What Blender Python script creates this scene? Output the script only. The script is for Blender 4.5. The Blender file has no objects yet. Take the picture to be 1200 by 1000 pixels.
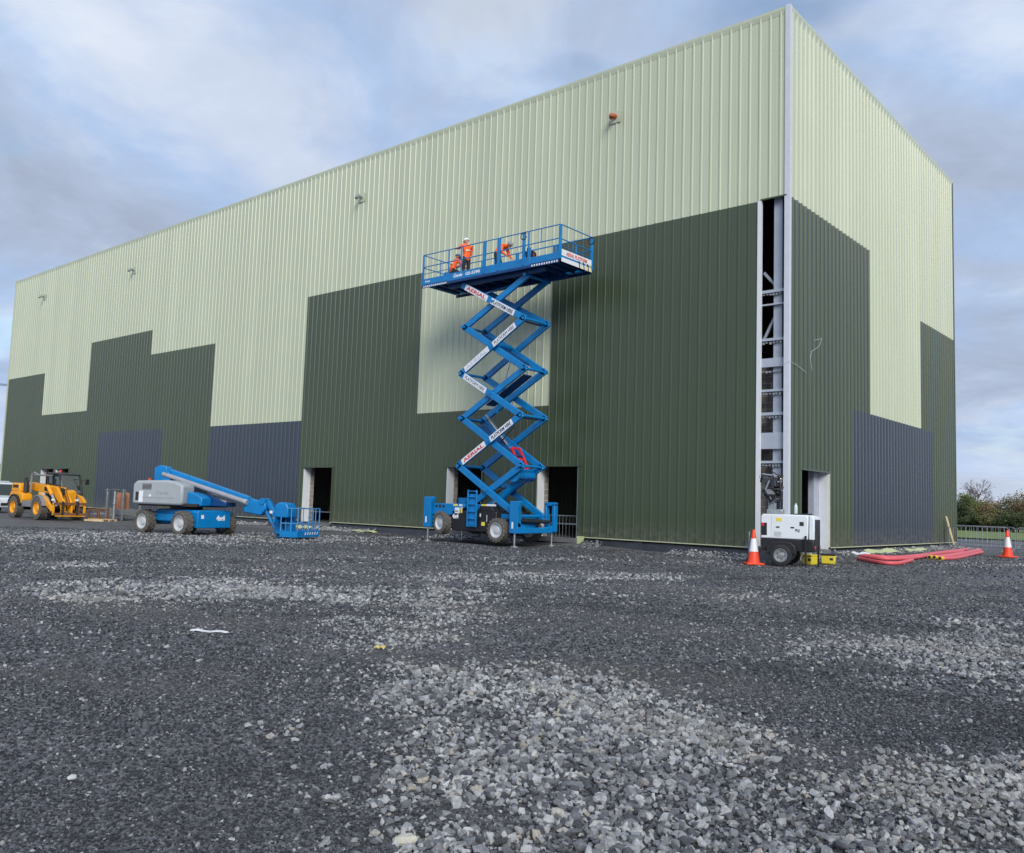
import bpy, bmesh, math, random
import numpy as np
from mathutils import Vector, Matrix, Euler
R = math.radians
random.seed(7); rng = np.random.default_rng(11)
scn = bpy.context.scene
col = scn.collection

# ---------------------------------------------------------------- camera
CAM = np.array([12.1315, -28.1334, 1.6]); YAW, PITCH, ROLL = R(40.78435), R(5.04338), R(1.8458); FPX = 1031.12
FW = np.array([-math.sin(YAW)*math.cos(PITCH), math.cos(YAW)*math.cos(PITCH), math.sin(PITCH)])
RT = np.cross(FW, [0, 0, 1]); RT /= np.linalg.norm(RT); UP = np.cross(RT, FW)
RT, UP = math.cos(ROLL)*RT + math.sin(ROLL)*UP, -math.sin(ROLL)*RT + math.cos(ROLL)*UP
cd = bpy.data.cameras.new('camera'); cam = bpy.data.objects.new('camera', cd); col.objects.link(cam)
cd.sensor_fit = 'HORIZONTAL'; cd.sensor_width = 36; cd.lens = 36*FPX/1200; cd.clip_end = 9000; cd.clip_start = 0.1
M = Matrix.Identity(4)
for i in range(3):
    M[i][0], M[i][1], M[i][2], M[i][3] = RT[i], UP[i], -FW[i], CAM[i]
cam.matrix_world = M
scn.camera = cam
scn.render.resolution_x, scn.render.resolution_y = 1024, 853

# ---------------------------------------------------------------- sky, sun, exposure
SUN = Vector((1.0, -0.74, 0.74)).normalized()          # towards the sun
w = bpy.data.worlds.new('World'); scn.world = w; w.use_nodes = True
nt = w.node_tree; nt.nodes.clear()
def N(tree, typ, **kw):
    n = tree.nodes.new(typ)
    for k, v in kw.items():
        if k in n.inputs.keys(): n.inputs[k].default_value = v
        else: setattr(n, k, v)
    return n
def ramp(tree, fac, stops, interp='LINEAR'):
    n = tree.nodes.new('ShaderNodeValToRGB'); cr = n.color_ramp; cr.interpolation = interp
    while len(cr.elements) < len(stops): cr.elements.new(0.5)
    for e, (p, c) in zip(cr.elements, stops):
        e.position = p; e.color = (c, c, c, 1) if isinstance(c, (int, float)) else (*c, 1)
    tree.links.new(fac, n.inputs[0]); return n
def mixc(tree, fac, a, b, mode='MIX'):
    n = tree.nodes.new('ShaderNodeMix'); n.data_type = 'RGBA'; n.blend_type = mode
    for sock, v in ((n.inputs[0], fac), (n.inputs[6], a), (n.inputs[7], b)):
        if isinstance(v, bpy.types.NodeSocket): tree.links.new(v, sock)
        elif isinstance(v, (int, float)): sock.default_value = v
        else: sock.default_value = (*v, 1)
    return n.outputs[2]
def math_(tree, op, a, b=None):
    n = tree.nodes.new('ShaderNodeMath'); n.operation = op
    for s, v in zip(n.inputs, (a, b)):
        if v is None: continue
        if isinstance(v, bpy.types.NodeSocket): tree.links.new(v, s)
        else: s.default_value = v
    return n.outputs[0]
sky = nt.nodes.new('ShaderNodeTexSky'); sky.sky_type = 'NISHITA'; sky.sun_disc = False
sky.sun_elevation = math.asin(SUN.z); sky.sun_rotation = math.atan2(SUN.x, SUN.y)
sky.air_density = 1.1; sky.dust_density = 0.6; sky.ozone_density = 1.4
tc = nt.nodes.new('ShaderNodeTexCoord'); sep = nt.nodes.new('ShaderNodeSeparateXYZ'); nt.links.new(tc.outputs['Generated'], sep.inputs[0])
den = math_(nt, 'ADD', math_(nt, 'MAXIMUM', sep.outputs[2], 0.0), 0.22)
cmb = nt.nodes.new('ShaderNodeCombineXYZ')
nt.links.new(math_(nt, 'DIVIDE', sep.outputs[0], den), cmb.inputs[0]); nt.links.new(math_(nt, 'DIVIDE', sep.outputs[1], den), cmb.inputs[1])
def noise(tree, vec, scale, detail=4, rough=0.55, dist=0.0):
    n = tree.nodes.new('ShaderNodeTexNoise'); n.inputs['Scale'].default_value = scale; n.inputs['Detail'].default_value = detail
    n.inputs['Roughness'].default_value = rough; n.inputs['Distortion'].default_value = dist
    if vec is not None: tree.links.new(vec, n.inputs['Vector'])
    return n.outputs['Fac']
mp = nt.nodes.new('ShaderNodeMapping'); nt.links.new(cmb.outputs[0], mp.inputs[0]); mp.inputs['Location'].default_value = (20.3, 8.8, 0.0); cv_ = mp.outputs[0]
n1 = noise(nt, cv_, 0.85, 6, 0.56, 0.5)
n2 = noise(nt, cv_, 2.6, 8, 0.62, 0.35)
cloudcol = ramp(nt, n1, [(0.37, (0.28, 0.325, 0.41)), (0.45, (0.345, 0.405, 0.52)), (0.53, (0.315, 0.46, 0.70)), (0.63, (0.60, 0.65, 0.74))]).outputs[0]
cloudcol = mixc(nt, 0.5, cloudcol, ramp(nt, n2, [(0.37, (0.30, 0.36, 0.49)), (0.52, (0.38, 0.46, 0.62)), (0.68, (0.57, 0.63, 0.73))]).outputs[0])
hz_ = ramp(nt, sep.outputs[2], [(0.0, 0.55), (0.10, 0.0)]).outputs[0]
cloudcol = mixc(nt, hz_, cloudcol, (0.60, 0.66, 0.76))
gap = ramp(nt, noise(nt, cv_, 1.9, 5, 0.5, 0.3), [(0.56, 0.0), (0.68, 0.8)]).outputs[0]
gap = math_(nt, 'MULTIPLY', gap, ramp(nt, sep.outputs[2], [(0.03, 0.0), (0.12, 1.0)]).outputs[0])
skyc = nt.nodes.new('ShaderNodeMix'); skyc.data_type = 'RGBA'; skyc.blend_type = 'MULTIPLY'; skyc.inputs[0].default_value = 1.0
nt.links.new(sky.outputs[0], skyc.inputs[6]); skyc.inputs[7].default_value = (0.115, 0.115, 0.115, 1)
bgc = mixc(nt, gap, cloudcol, skyc.outputs[2])
bg = nt.nodes.new('ShaderNodeBackground'); nt.links.new(bgc, bg.inputs[0]); bg.inputs[1].default_value = 1.0
wo = nt.nodes.new('ShaderNodeOutputWorld'); nt.links.new(bg.outputs[0], wo.inputs[0])
sl = bpy.data.lights.new('sun', 'SUN'); sl.energy = 2.3; sl.angle = R(26); sl.color = (1.0, 0.955, 0.88)
so = bpy.data.objects.new('sun', sl); col.objects.link(so); so.location = (30, -40, 40)
so.rotation_euler = (-SUN).to_track_quat('-Z', 'Y').to_euler()
vs = scn.view_settings; vs.view_transform = 'Standard'; vs.look = 'None'; vs.gamma = 1; vs.use_curve_mapping = False; vs.exposure = 0.36

# ---------------------------------------------------------------- pixel helpers (directions only; distance from ground or wall)
def ray(x, y): return FW + RT*(x-600)/FPX - UP*(y-500)/FPX
def ground_at(x, y, z=0.0):
    d = ray(x, y); return CAM + d*((z-CAM[2])/d[2])
def wallL(x, y, Y=0.0):
    d = ray(x, y); return CAM + d*((Y-CAM[1])/d[1])
def wallR(x, y, X=0.0):
    d = ray(x, y); return CAM + d*((X-CAM[0])/d[0])

# ---------------------------------------------------------------- materials
def S(r, g, b):
    f = lambda c: (c/255/12.92) if c/255 <= 0.04045 else ((c/255+0.055)/1.055)**2.4
    return (f(r), f(g), f(b))
MATS = {}
def mat(name, c, rough=0.5, metal=0.0, var=0.12, vscale=3.0, dirt=0.0, dirtc=(0.16, 0.145, 0.125), bump=0.0, bscale=60.0, spec=0.5, coat=0.0, alpha=1.0, trans=0.0):
    if name in MATS: return MATS[name]
    m = bpy.data.materials.new(name); m.use_nodes = True; t = m.node_tree; b = t.nodes['Principled BSDF']
    tcn = t.nodes.new('ShaderNodeTexCoord'); v = tcn.outputs['Object']
    f = noise(t, v, vscale, 5, 0.6)
    lo = tuple(x*(1-var) for x in c); hi = tuple(min(1, x*(1+var)) for x in c)
    cc = mixc(t, ramp(t, f, [(0.3, 0.0), (0.7, 1.0)]).outputs[0], lo, hi)
    if dirt > 0:
        df = ramp(t, noise(t, v, vscale*2.3, 7, 0.7), [(0.62-0.3*dirt, 0.0), (0.8, min(1, dirt*1.3))]).outputs[0]
        cc = mixc(t, df, cc, dirtc)
        rr = mixc(t, df, (rough,)*3, (0.9,)*3); t.links.new(rr, b.inputs['Roughness'])
    else:
        rr = ramp(t, noise(t, v, vscale*1.7, 4), [(0.3, max(0.02, rough*0.8)), (0.7, min(1, rough*1.2))]).outputs[0]; t.links.new(rr, b.inputs['Roughness'])
    t.links.new(cc, b.inputs['Base Color']); b.inputs['Metallic'].default_value = metal
    b.inputs['Specular IOR Level'].default_value = spec; b.inputs['Coat Weight'].default_value = coat
    b.inputs['Transmission Weight'].default_value = trans; b.inputs['Alpha'].default_value = alpha
    if bump > 0:
        bn = t.nodes.new('ShaderNodeBump'); bn.inputs['Strength'].default_value = bump; bn.inputs['Distance'].default_value = 0.02
        t.links.new(noise(t, v, bscale, 4), bn.inputs['Height']); t.links.new(bn.outputs[0], b.inputs['Normal'])
    MATS[name] = m; return m
def cladding(name, c, var=0.05, rough=0.33):
    m = bpy.data.materials.new(name); m.use_nodes = True; t = m.node_tree; b = t.nodes['Principled BSDF']
    tcn = t.nodes.new('ShaderNodeTexCoord'); mp = t.nodes.new('ShaderNodeMapping'); t.links.new(tcn.outputs['Object'], mp.inputs[0])
    mp.inputs['Scale'].default_value = (1, 1, 0.06)
    f1 = noise(t, mp.outputs[0], 2.2, 6, 0.65); f2 = noise(t, tcn.outputs['Object'], 0.35, 4, 0.5)
    cc = mixc(t, ramp(t, f1, [(0.3, 0.0), (0.7, 1.0)]).outputs[0], tuple(x*(1-var) for x in c), tuple(x*(1+var) for x in c))
    cc = mixc(t, ramp(t, f2, [(0.35, 0.0), (0.65, 0.5)]).outputs[0], cc, tuple(x*(1+var*1.6) for x in c))
    # tone shift from sheet to sheet (three ribs each) and mud splashed along the foot
    sx = t.nodes.new('ShaderNodeSeparateXYZ'); t.links.new(tcn.outputs['Object'], sx.inputs[0])
    sh = math_(t, 'FLOOR', math_(t, 'DIVIDE', math_(t, 'ADD', sx.outputs[0], sx.outputs[1]), 1.1385))
    wn = t.nodes.new('ShaderNodeTexWhiteNoise'); wn.noise_dimensions = '1D'; t.links.new(sh, wn.inputs['W'])
    cc = mixc(t, math_(t, 'MULTIPLY', wn.outputs['Value'], 0.55), cc, tuple(x*0.9 for x in c))
    sp_ = math_(t, 'MULTIPLY', ramp(t, math_(t, 'MULTIPLY', sx.outputs[2], 0.5), [(0.2, 0.75), (0.62, 0.0)]).outputs[0], ramp(t, noise(t, tcn.outputs['Object'], 5.0, 7, 0.75), [(0.42, 0.0), (0.66, 1.0)]).outputs[0])
    cc = mixc(t, sp_, cc, S(112, 106, 98))
    t.links.new(cc, b.inputs['Base Color'])
    t.links.new(ramp(t, f1, [(0.3, rough*0.85), (0.7, rough*1.25)]).outputs[0], b.inputs['Roughness'])
    b.inputs['Specular IOR Level'].default_value = 0.5; b.inputs['Coat Weight'].default_value = 0.45; b.inputs['Coat Roughness'].default_value = 0.3; b.inputs['Coat IOR'].default_value = 1.5
    bn = t.nodes.new('ShaderNodeBump'); bn.inputs['Strength'].default_value = 0.12; bn.inputs['Distance'].default_value = 0.02
    t.links.new(noise(t, tcn.outputs['Object'], 1.3, 2), bn.inputs['Height']); t.links.new(bn.outputs[0], b.inputs['Normal'])
    return m
PALE = cladding('cladding_pale_green', S(189, 196, 170)); DARK = cladding('cladding_dark_green', S(61, 74, 50)); NAVY = cladding('cladding_slate_blue', S(50, 60, 73))
WHITE = mat('white_flashing', S(218, 222, 226), 0.4, var=0.04)
TRIM = mat('corner_flashing_pale_grey', S(202, 207, 215), 0.35, var=0.05)
CREAM = mat('cream_base_flashing', S(184, 190, 158), 0.45, var=0.06)
STEEL = mat('grey_primer_steel', S(166, 174, 188), 0.5, var=0.08)
GALV = mat('galvanised_steel', S(165, 170, 172), 0.45, 0.7, var=0.2, vscale=8)
CHROME = mat('cylinder_rod', S(205, 208, 212), 0.25, 0.9, var=0.05)
CONC = mat('concrete', S(105, 107, 108), 0.9, var=0.2, vscale=2.0, bump=0.4, bscale=25)
def blockwork():
    m = bpy.data.materials.new('concrete_blockwork'); m.use_nodes = True; t = m.node_tree; b = t.nodes['Principled BSDF']
    tcn = t.nodes.new('ShaderNodeTexCoord'); sp = t.nodes.new('ShaderNodeSeparateXYZ'); cb = t.nodes.new('ShaderNodeCombineXYZ')
    t.links.new(tcn.outputs['Object'], sp.inputs[0]); t.links.new(math_(t, 'ADD', sp.outputs[0], sp.outputs[1]), cb.inputs[0]); t.links.new(sp.outputs[2], cb.inputs[1])
    br = t.nodes.new('ShaderNodeTexBrick'); t.links.new(cb.outputs[0], br.inputs['Vector'])
    br.inputs['Scale'].default_value = 1.0; br.inputs['Brick Width'].default_value = 0.45; br.inputs['Row Height'].default_value = 0.225; br.inputs['Mortar Size'].default_value = 0.012
    br.inputs['Color1'].default_value = (*S(148, 142, 138), 1); br.inputs['Color2'].default_value = (*S(118, 114, 112), 1); br.inputs['Mortar'].default_value = (*S(186, 180, 172), 1)
    t.links.new(br.outputs['Color'], b.inputs['Base Color']); b.inputs['Roughness'].default_value = 0.9
    bn = t.nodes.new('ShaderNodeBump'); bn.inputs['Distance'].default_value = 0.01; bn.inputs['Strength'].default_value = 0.6
    t.links.new(br.outputs['Fac'], bn.inputs['Height']); bn.invert = True; t.links.new(bn.outputs[0], b.inputs['Normal'])
    return m
BLOCK = blockwork()
BLUE = mat('lift_blue_paint', S(0, 120, 186), 0.38, var=0.14, vscale=2.5, dirt=0.3, dirtc=S(62, 92, 118))
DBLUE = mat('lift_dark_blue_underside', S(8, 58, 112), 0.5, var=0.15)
BLACK = mat('black_plastic', S(30, 31, 34), 0.5, var=0.2)
DARKM = mat('dark_machinery', S(48, 46, 44), 0.6, var=0.3, vscale=9)
TYRE = mat('dusty_tyre_rubber', S(88, 85, 80), 0.88, var=0.3, vscale=9, dirt=0.5, dirtc=S(132, 128, 120), bump=0.5, bscale=30)
RIMW = mat('pale_grey_rim', S(188, 192, 196), 0.5, var=0.1, dirt=0.25, dirtc=S(120, 116, 110))
LGREY = mat('machine_light_grey', S(160, 167, 172), 0.38, var=0.05, dirt=0.1, dirtc=S(120, 120, 118))
MGREY = mat('boom_tube_grey', S(150, 152, 158), 0.45, var=0.1)
STICK = mat('white_sticker', S(226, 230, 236), 0.4, var=0.03)
REDL = mat('red_lettering', S(205, 52, 44), 0.45, var=0.03)
NAVYL = mat('navy_lettering', S(34, 48, 84), 0.45, var=0.03)
YEL = mat('telehandler_yellow', S(232, 158, 22), 0.42, var=0.1, dirt=0.2, dirtc=S(128, 98, 58))
YSTK = mat('yellow_sticker', S(232, 212, 74), 0.45, var=0.05)
RED = mat('safety_red', S(214, 40, 52), 0.4, var=0.06)
ORANGE = mat('cone_orange', S(236, 74, 40), 0.5, var=0.06, dirt=0.15, dirtc=S(150, 80, 60))
CWHITE = mat('cone_reflective_white', S(226, 228, 232), 0.4, var=0.04, dirt=0.1)
GLASS = mat('dark_cab_glass', S(46, 58, 62), 0.06, var=0.1, spec=0.8)
GWHITE = mat('genset_white', S(222, 228, 232), 0.35, var=0.03, dirt=0.08)
RUST = mat('rusty_steel', S(112, 78, 60), 0.85, var=0.35, vscale=8)
TIMBER = mat('sawn_timber', S(214, 190, 150), 0.8, var=0.15, vscale=5)
PINKD = mat('red_duct_plastic', S(214, 92, 98), 0.45, var=0.1, dirt=0.12, dirtc=S(150, 110, 104))
YDUCT = mat('yellow_duct_collar', S(226, 186, 40), 0.5, var=0.1)
YBOX = mat('yellow_plastic', S(208, 190, 50), 0.5, var=0.06)
HIVIS = mat('hi_vis_orange', S(255, 104, 40), 0.7, var=0.1)
SILV = mat('reflective_tape', S(200, 204, 200), 0.4, var=0.05)
TROUS = mat('dark_work_trousers', S(38, 42, 52), 0.85, var=0.2, vscale=12)
SKIN = mat('skin', S(190, 140, 116), 0.6, var=0.08)
BOOT = mat('work_boot', S(60, 46, 36), 0.8, var=0.2)
HWHITE = mat('white_helmet', S(235, 236, 238), 0.35, var=0.03)
HBLUE = mat('blue_helmet', S(96, 120, 160), 0.35, var=0.05)
HGREY = mat('grey_helmet', S(132, 134, 150), 0.35, var=0.05)
VANW = mat('white_van_paint', S(214, 222, 230), 0.3, var=0.03, coat=0.3)
LAMP = mat('lamp_glass', S(220, 224, 226), 0.15, var=0.03)
MEMB = mat('black_membrane', S(44, 46, 50), 0.35, var=0.3, vscale=3, bump=0.6, bscale=5)
ORPIPE = mat('orange_clay_pipe', S(170, 92, 58), 0.5, var=0.1)
BOTT = mat('clear_bottle', S(200, 214, 214), 0.15, var=0.05)
GREENS = mat('pale_green_offcut', S(188, 198, 146), 0.5, var=0.08)

# ---------------------------------------------------------------- mesh builder
class MB:
    def __init__(s): s.v = []; s.f = []
    def add(s, vs, fs):
        o = len(s.v); s.v += [tuple(x) for x in vs]; s.f += [tuple(i+o for i in f) for f in fs]; return s
    def box(s, x0, x1, y0, y1, z0, z1, mtx=None):
        vs = [Vector((x, y, z)) for x in (x0, x1) for y in (y0, y1) for z in (z0, z1)]
        if mtx is not None: vs = [mtx @ v for v in vs]
        return s.add(vs, [(0, 1, 3, 2), (4, 6, 7, 5), (0, 4, 5, 1), (2, 3, 7, 6), (0, 2, 6, 4), (1, 5, 7, 3)])
    def beam(s, p0, p1, w, h, up=(0, 0, 1), ext=0.0):
        p0, p1 = Vector(p0), Vector(p1); d = (p1-p0).normalized(); p0 = p0-d*ext; p1 = p1+d*ext
        sd = d.cross(Vector(up))
        if sd.length < 1e-4: sd = d.cross(Vector((1, 0, 0)))
        sd.normalize(); u = sd.cross(d).normalized()
        q = [(-w/2, -h/2), (w/2, -h/2), (w/2, h/2), (-w/2, h/2)]
        vs = [p+sd*a+u*b for p in (p0, p1) for a, b in q]
        return s.add(vs, [(0, 3, 2, 1), (4, 5, 6, 7), (0, 1, 5, 4), (1, 2, 6, 5), (2, 3, 7, 6), (3, 0, 4, 7)])
    def cyl(s, p0, p1, r0, r1=None, n=12):
        r1 = r0 if r1 is None else r1
        p0, p1 = Vector(p0), Vector(p1); d = (p1-p0).normalized()
        a = d.cross(Vector((0, 0, 1)));
        if a.length < 1e-4: a = Vector((1, 0, 0))
        a.normalize(); b = d.cross(a)
        vs = []
        for p, r in ((p0, r0), (p1, r1)):
            for i in range(n):
                t = 2*math.pi*i/n; vs.append(p+a*(r*math.cos(t))+b*(r*math.sin(t)))
        fs = [(i, (i+1) % n, n+(i+1) % n, n+i) for i in range(n)]
        fs += [tuple(range(n-1, -1, -1)), tuple(range(n, 2*n))]
        return s.add(vs, fs)
    def tube(s, pts, r, n=6):
        pts = [Vector(p) for p in pts]; vs = []; rs = r if isinstance(r, (list, tuple)) else [r]*len(pts)
        a = None
        for i, p in enumerate(pts):
            d = (pts[min(i+1, len(pts)-1)]-pts[max(i-1, 0)]).normalized()
            if a is None:
                a = d.cross(Vector((0, 0, 1)))
                if a.length < 1e-3: a = Vector((1, 0, 0))
            a = (a-d*a.dot(d)).normalized(); b = d.cross(a)
            for k in range(n):
                t = 2*math.pi*k/n; vs.append(p+a*(rs[i]*math.cos(t))+b*(rs[i]*math.sin(t)))
        fs = [(i*n+k, i*n+(k+1) % n, (i+1)*n+(k+1) % n, (i+1)*n+k) for i in range(len(pts)-1) for k in range(n)]
        fs += [tuple(range(n-1, -1, -1)), tuple((len(pts)-1)*n+k for k in range(n))]
        return s.add(vs, fs)
    def prism(s, poly, axis, d0, d1):
        n = len(poly)
        def P(a, b, d): return {'x': (d, a, b), 'y': (a, d, b), 'z': (a, b, d)}[axis]
        vs = [P(a, b, d) for d in (d0, d1) for a, b in poly]
        fs = [(i, (i+1) % n, n+(i+1) % n, n+i) for i in range(n)] + [tuple(range(n-1, -1, -1)), tuple(range(n, 2*n))]
        return s.add(vs, fs)
    def lathe(s, prof, o, d, n=24, closed=False, caps=True):
        o, d = Vector(o), Vector(d).normalized(); a = d.cross(Vector((0, 0, 1)))
        if a.length < 1e-3: a = Vector((1, 0, 0))
        a.normalize(); b = d.cross(a); vs = []
        for r, t in prof:
            for k in range(n):
                th = 2*math.pi*k/n; vs.append(o+d*t+a*(r*math.cos(th))+b*(r*math.sin(th)))
        m = len(prof); rngm = range(m) if closed else range(m-1)
        fs = [(i*n+k, i*n+(k+1) % n, ((i+1) % m)*n+(k+1) % n, ((i+1) % m)*n+k) for i in rngm for k in range(n)]
        if not closed and caps: fs += [tuple(range(n-1, -1, -1)), tuple((m-1)*n+k for k in range(n))]
        return s.add(vs, fs)
    def ball(s, c, r, n=10, m=7):
        rx, ry, rz = r if isinstance(r, (tuple, list)) else (r, r, r); c = Vector(c); vs = [c+Vector((0, 0, -rz))]; fs = []
        for i in range(1, m):
            ph = -math.pi/2+math.pi*i/m
            for k in range(n):
                th = 2*math.pi*k/n; vs.append(c+Vector((rx*math.cos(ph)*math.cos(th), ry*math.cos(ph)*math.sin(th), rz*math.sin(ph))))
        vs.append(c+Vector((0, 0, rz)))
        for k in range(n): fs.append((0, 1+(k+1) % n, 1+k))
        for i in range(m-2):
            for k in range(n): fs.append((1+i*n+k, 1+i*n+(k+1) % n, 1+(i+1)*n+(k+1) % n, 1+(i+1)*n+k))
        L = len(vs)-1
        for k in range(n): fs.append((L, 1+(m-2)*n+k, 1+(m-2)*n+(k+1) % n))
        return s.add(vs, fs)
    def mesh(s, name, recalc=True, smooth=40):
        me = bpy.data.meshes.new(name); me.from_pydata([tuple(v) for v in s.v], [], s.f)
        if recalc:
            bm = bmesh.new(); bm.from_mesh(me); bmesh.ops.recalc_face_normals(bm, faces=bm.faces); bm.to_mesh(me); bm.free()
        if smooth:
            me.shade_smooth(); me.set_sharp_from_angle(angle=R(smooth))
        me.update(); return me
    def build(s, name, m, parent=None, bevel=0.0, smooth=40, recalc=True, label=None):
        o = bpy.data.objects.new(name, s.mesh(name, recalc, smooth)); o.data.materials.append(m); col.objects.link(o)
        if parent is not None: o.parent = parent
        if bevel > 0:
            b = o.modifiers.new('bevel', 'BEVEL'); b.width = bevel; b.segments = 2; b.limit_method = 'ANGLE'; b.angle_limit = R(35); b.harden_normals = False
        if label: o['label'] = label
        return o
def tag(o, label=None, cat=None, group=None, kind=None):
    if label: o['label'] = label
    if cat: o['category'] = cat
    if group: o['group'] = group
    if kind: o['kind'] = kind
    return o
def empty(name, loc, rz=0.0, label=None, cat=None, group=None):
    o = bpy.data.objects.new(name, None); col.objects.link(o); o.empty_display_size = 0.2
    o.location = loc; o.rotation_euler = (0, 0, rz); return tag(o, label, cat, group)
def copy_tree(o, parent=None):
    c = o.copy(); col.objects.link(c); c.parent = parent
    for ch in list(o.children): copy_tree(ch, c)
    return c
def text(name, body, size, m, parent, origin, xdir, ydir, width=None, bold=0.0, italic=0.0, label=None):
    """flat lettering: mesh made from the built-in font, lying on a surface (origin = lower left corner)"""
    cu = bpy.data.curves.new(name, 'FONT'); cu.body = body; cu.size = size; cu.extrude = 0.002; cu.offset = bold; cu.shear = italic; cu.resolution_u = 3
    t = bpy.data.objects.new('tmp_text', cu); col.objects.link(t); bpy.context.view_layer.update()
    me = bpy.data.meshes.new_from_object(t.evaluated_get(bpy.context.evaluated_depsgraph_get())); bpy.data.objects.remove(t); bpy.data.curves.remove(cu)
    x, y = Vector(xdir).normalized(), Vector(ydir).normalized(); z = x.cross(y)
    xs = [v.co.x for v in me.vertices]; k = (width/(max(xs)-min(xs))) if width else 1.0; x0 = min(xs)
    for v in me.vertices: v.co = Vector(origin)+x*((v.co.x-x0)*k)+y*v.co.y+z*(v.co.z+0.003)
    me.name = name; me.materials.clear(); me.materials.append(m)
    o = bpy.data.objects.new(name, me); col.objects.link(o); o.parent = parent
    if label: o['label'] = label
    return o

# ---------------------------------------------------------------- ground
def hash2(ix, iy, s=0.0):
    v = np.sin(ix*127.1+iy*311.7+s*74.7)*43758.5453; return v-np.floor(v)
def vnoise(x, y, s=0.0):
    ix, iy = np.floor(x), np.floor(y); fx, fy = x-ix, y-iy; fx = fx*fx*(3-2*fx); fy = fy*fy*(3-2*fy)
    a, b, c, d = hash2(ix, iy, s), hash2(ix+1, iy, s), hash2(ix, iy+1, s), hash2(ix+1, iy+1, s)
    return a+(b-a)*fx+(c-a)*fy+(a-b-c+d)*fx*fy
def sstep(a, b, x):
    t = np.clip((x-a)/(b-a), 0, 1); return t*t*(3-2*t)
def gh(x, y):
    x = np.asarray(x, float); y = np.asarray(y, float)
    h = 0.05*(vnoise(x*0.35, y*0.35)-0.5)+0.035*(vnoise(x*1.1, y*1.1, 3)-0.5)+0.018*(vnoise(x*3.1, y*3.1, 5)-0.5)
    h = h+0.14*sstep(-2.0, 3.0, y)+0.14*sstep(-1.6, 0.2, y)*np.exp(-((x+8.6)/2.2)**2)
    far = sstep(60, 140, np.hypot(x-CAM[0], y-CAM[1]))
    return h*(1-far)+0.1*far
def gz(x, y): return float(gh(x, y))
# patches of pale crushed stone spilled on the dark hardcore: ground ellipses, located from pixels on the flat ground
PATCH = []
for px, py, rx, ry, wt in [(575, 838, 225, 64, 1.0), (690, 905, 270, 88, 1.1), (900, 962, 380, 72, 1.1), (1160, 950, 240, 62, 1.0), (760, 1020, 310, 70, 1.1), (1010, 905, 150, 30, 0.8), (420, 850, 60, 30, 0.65),
                           (1160, 778, 125, 46, 1.1), (1010, 764, 120, 16, 0.75), (1180, 668, 90, 5, 0.55),
                           (225, 694, 160, 17, 1.1), (430, 700, 150, 13, 0.9), (475, 744, 105, 24, 0.9), (550, 722, 60, 14, 0.6), (330, 672, 120, 5, 0.35),
                           (230, 632, 300, 8, 0.8), (90, 628, 130, 6, 0.75), (90, 663, 60, 4, 0.6), (650, 678, 190, 9, 0.5), (560, 655, 220, 5, 0.42), (820, 700, 180, 9, 0.38), (880, 745, 160, 10, 0.45), (740, 660, 260, 4, 0.4), (100, 830, 120, 10, 0.28)]:
    g = ground_at(px, py); a = ground_at(px+rx, py)-g; b = ground_at(px, py-ry)-ground_at(px, py+ry)
    c = (ground_at(px, py-ry)+ground_at(px, py+ry))/2 if py+ry < 1400 else g
    Ai = np.linalg.inv(np.array([[a[0], b[0]/2], [a[1], b[1]/2]])); PATCH.append((c[:2], Ai, wt))
def patch(x, y):
    m = np.zeros_like(x)
    for c, Ai, wt in PATCH:
        dx, dy = x-c[0], y-c[1]; q = np.hypot(Ai[0, 0]*dx+Ai[0, 1]*dy, Ai[1, 0]*dx+Ai[1, 1]*dy)
        m = np.maximum(m, wt*np.clip((1.5-q)*1.05, 0, 1))
    n = 0.5*vnoise(x*1.3, y*1.3, 9)+0.3*vnoise(x*4.1, y*4.1, 12)+0.2*vnoise(x*11.0, y*11.0, 15)
    return np.clip((m-0.20)*1.05+(n-0.5)*1.7*np.minimum(1, m*2.0), 0, 1)
nr, na = 330, 420
rad = np.concatenate([[0.0], np.geomspace(0.6, 90, nr-24), np.geomspace(100, 3500, 23)])
ang = np.linspace(0, 2*math.pi, na, endpoint=False)
X = CAM[0]+np.outer(rad, np.cos(ang)); Y = CAM[1]+np.outer(rad, np.sin(ang))
V = np.stack([X.ravel(), Y.ravel(), gh(X, Y).ravel()], 1)
I, J = np.meshgrid(np.arange(nr-1), np.arange(na), indexing='ij'); J2 = (J+1) % na
F = np.stack([I*na+J, (I+1)*na+J, (I+1)*na+J2, I*na+J2], -1).reshape(-1, 4)
me = bpy.data.meshes.new('ground'); me.from_pydata(V.tolist(), [], F.tolist()); me.shade_smooth()
at = me.attributes.new('stone', 'FLOAT', 'POINT'); at.data.foreach_set('value', patch(X, Y).ravel().astype(np.float32))
ground = bpy.data.objects.new('ground', me); col.objects.link(ground); tag(ground, 'dark wet hardcore yard with pale crushed stone patches', kind='structure')
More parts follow.
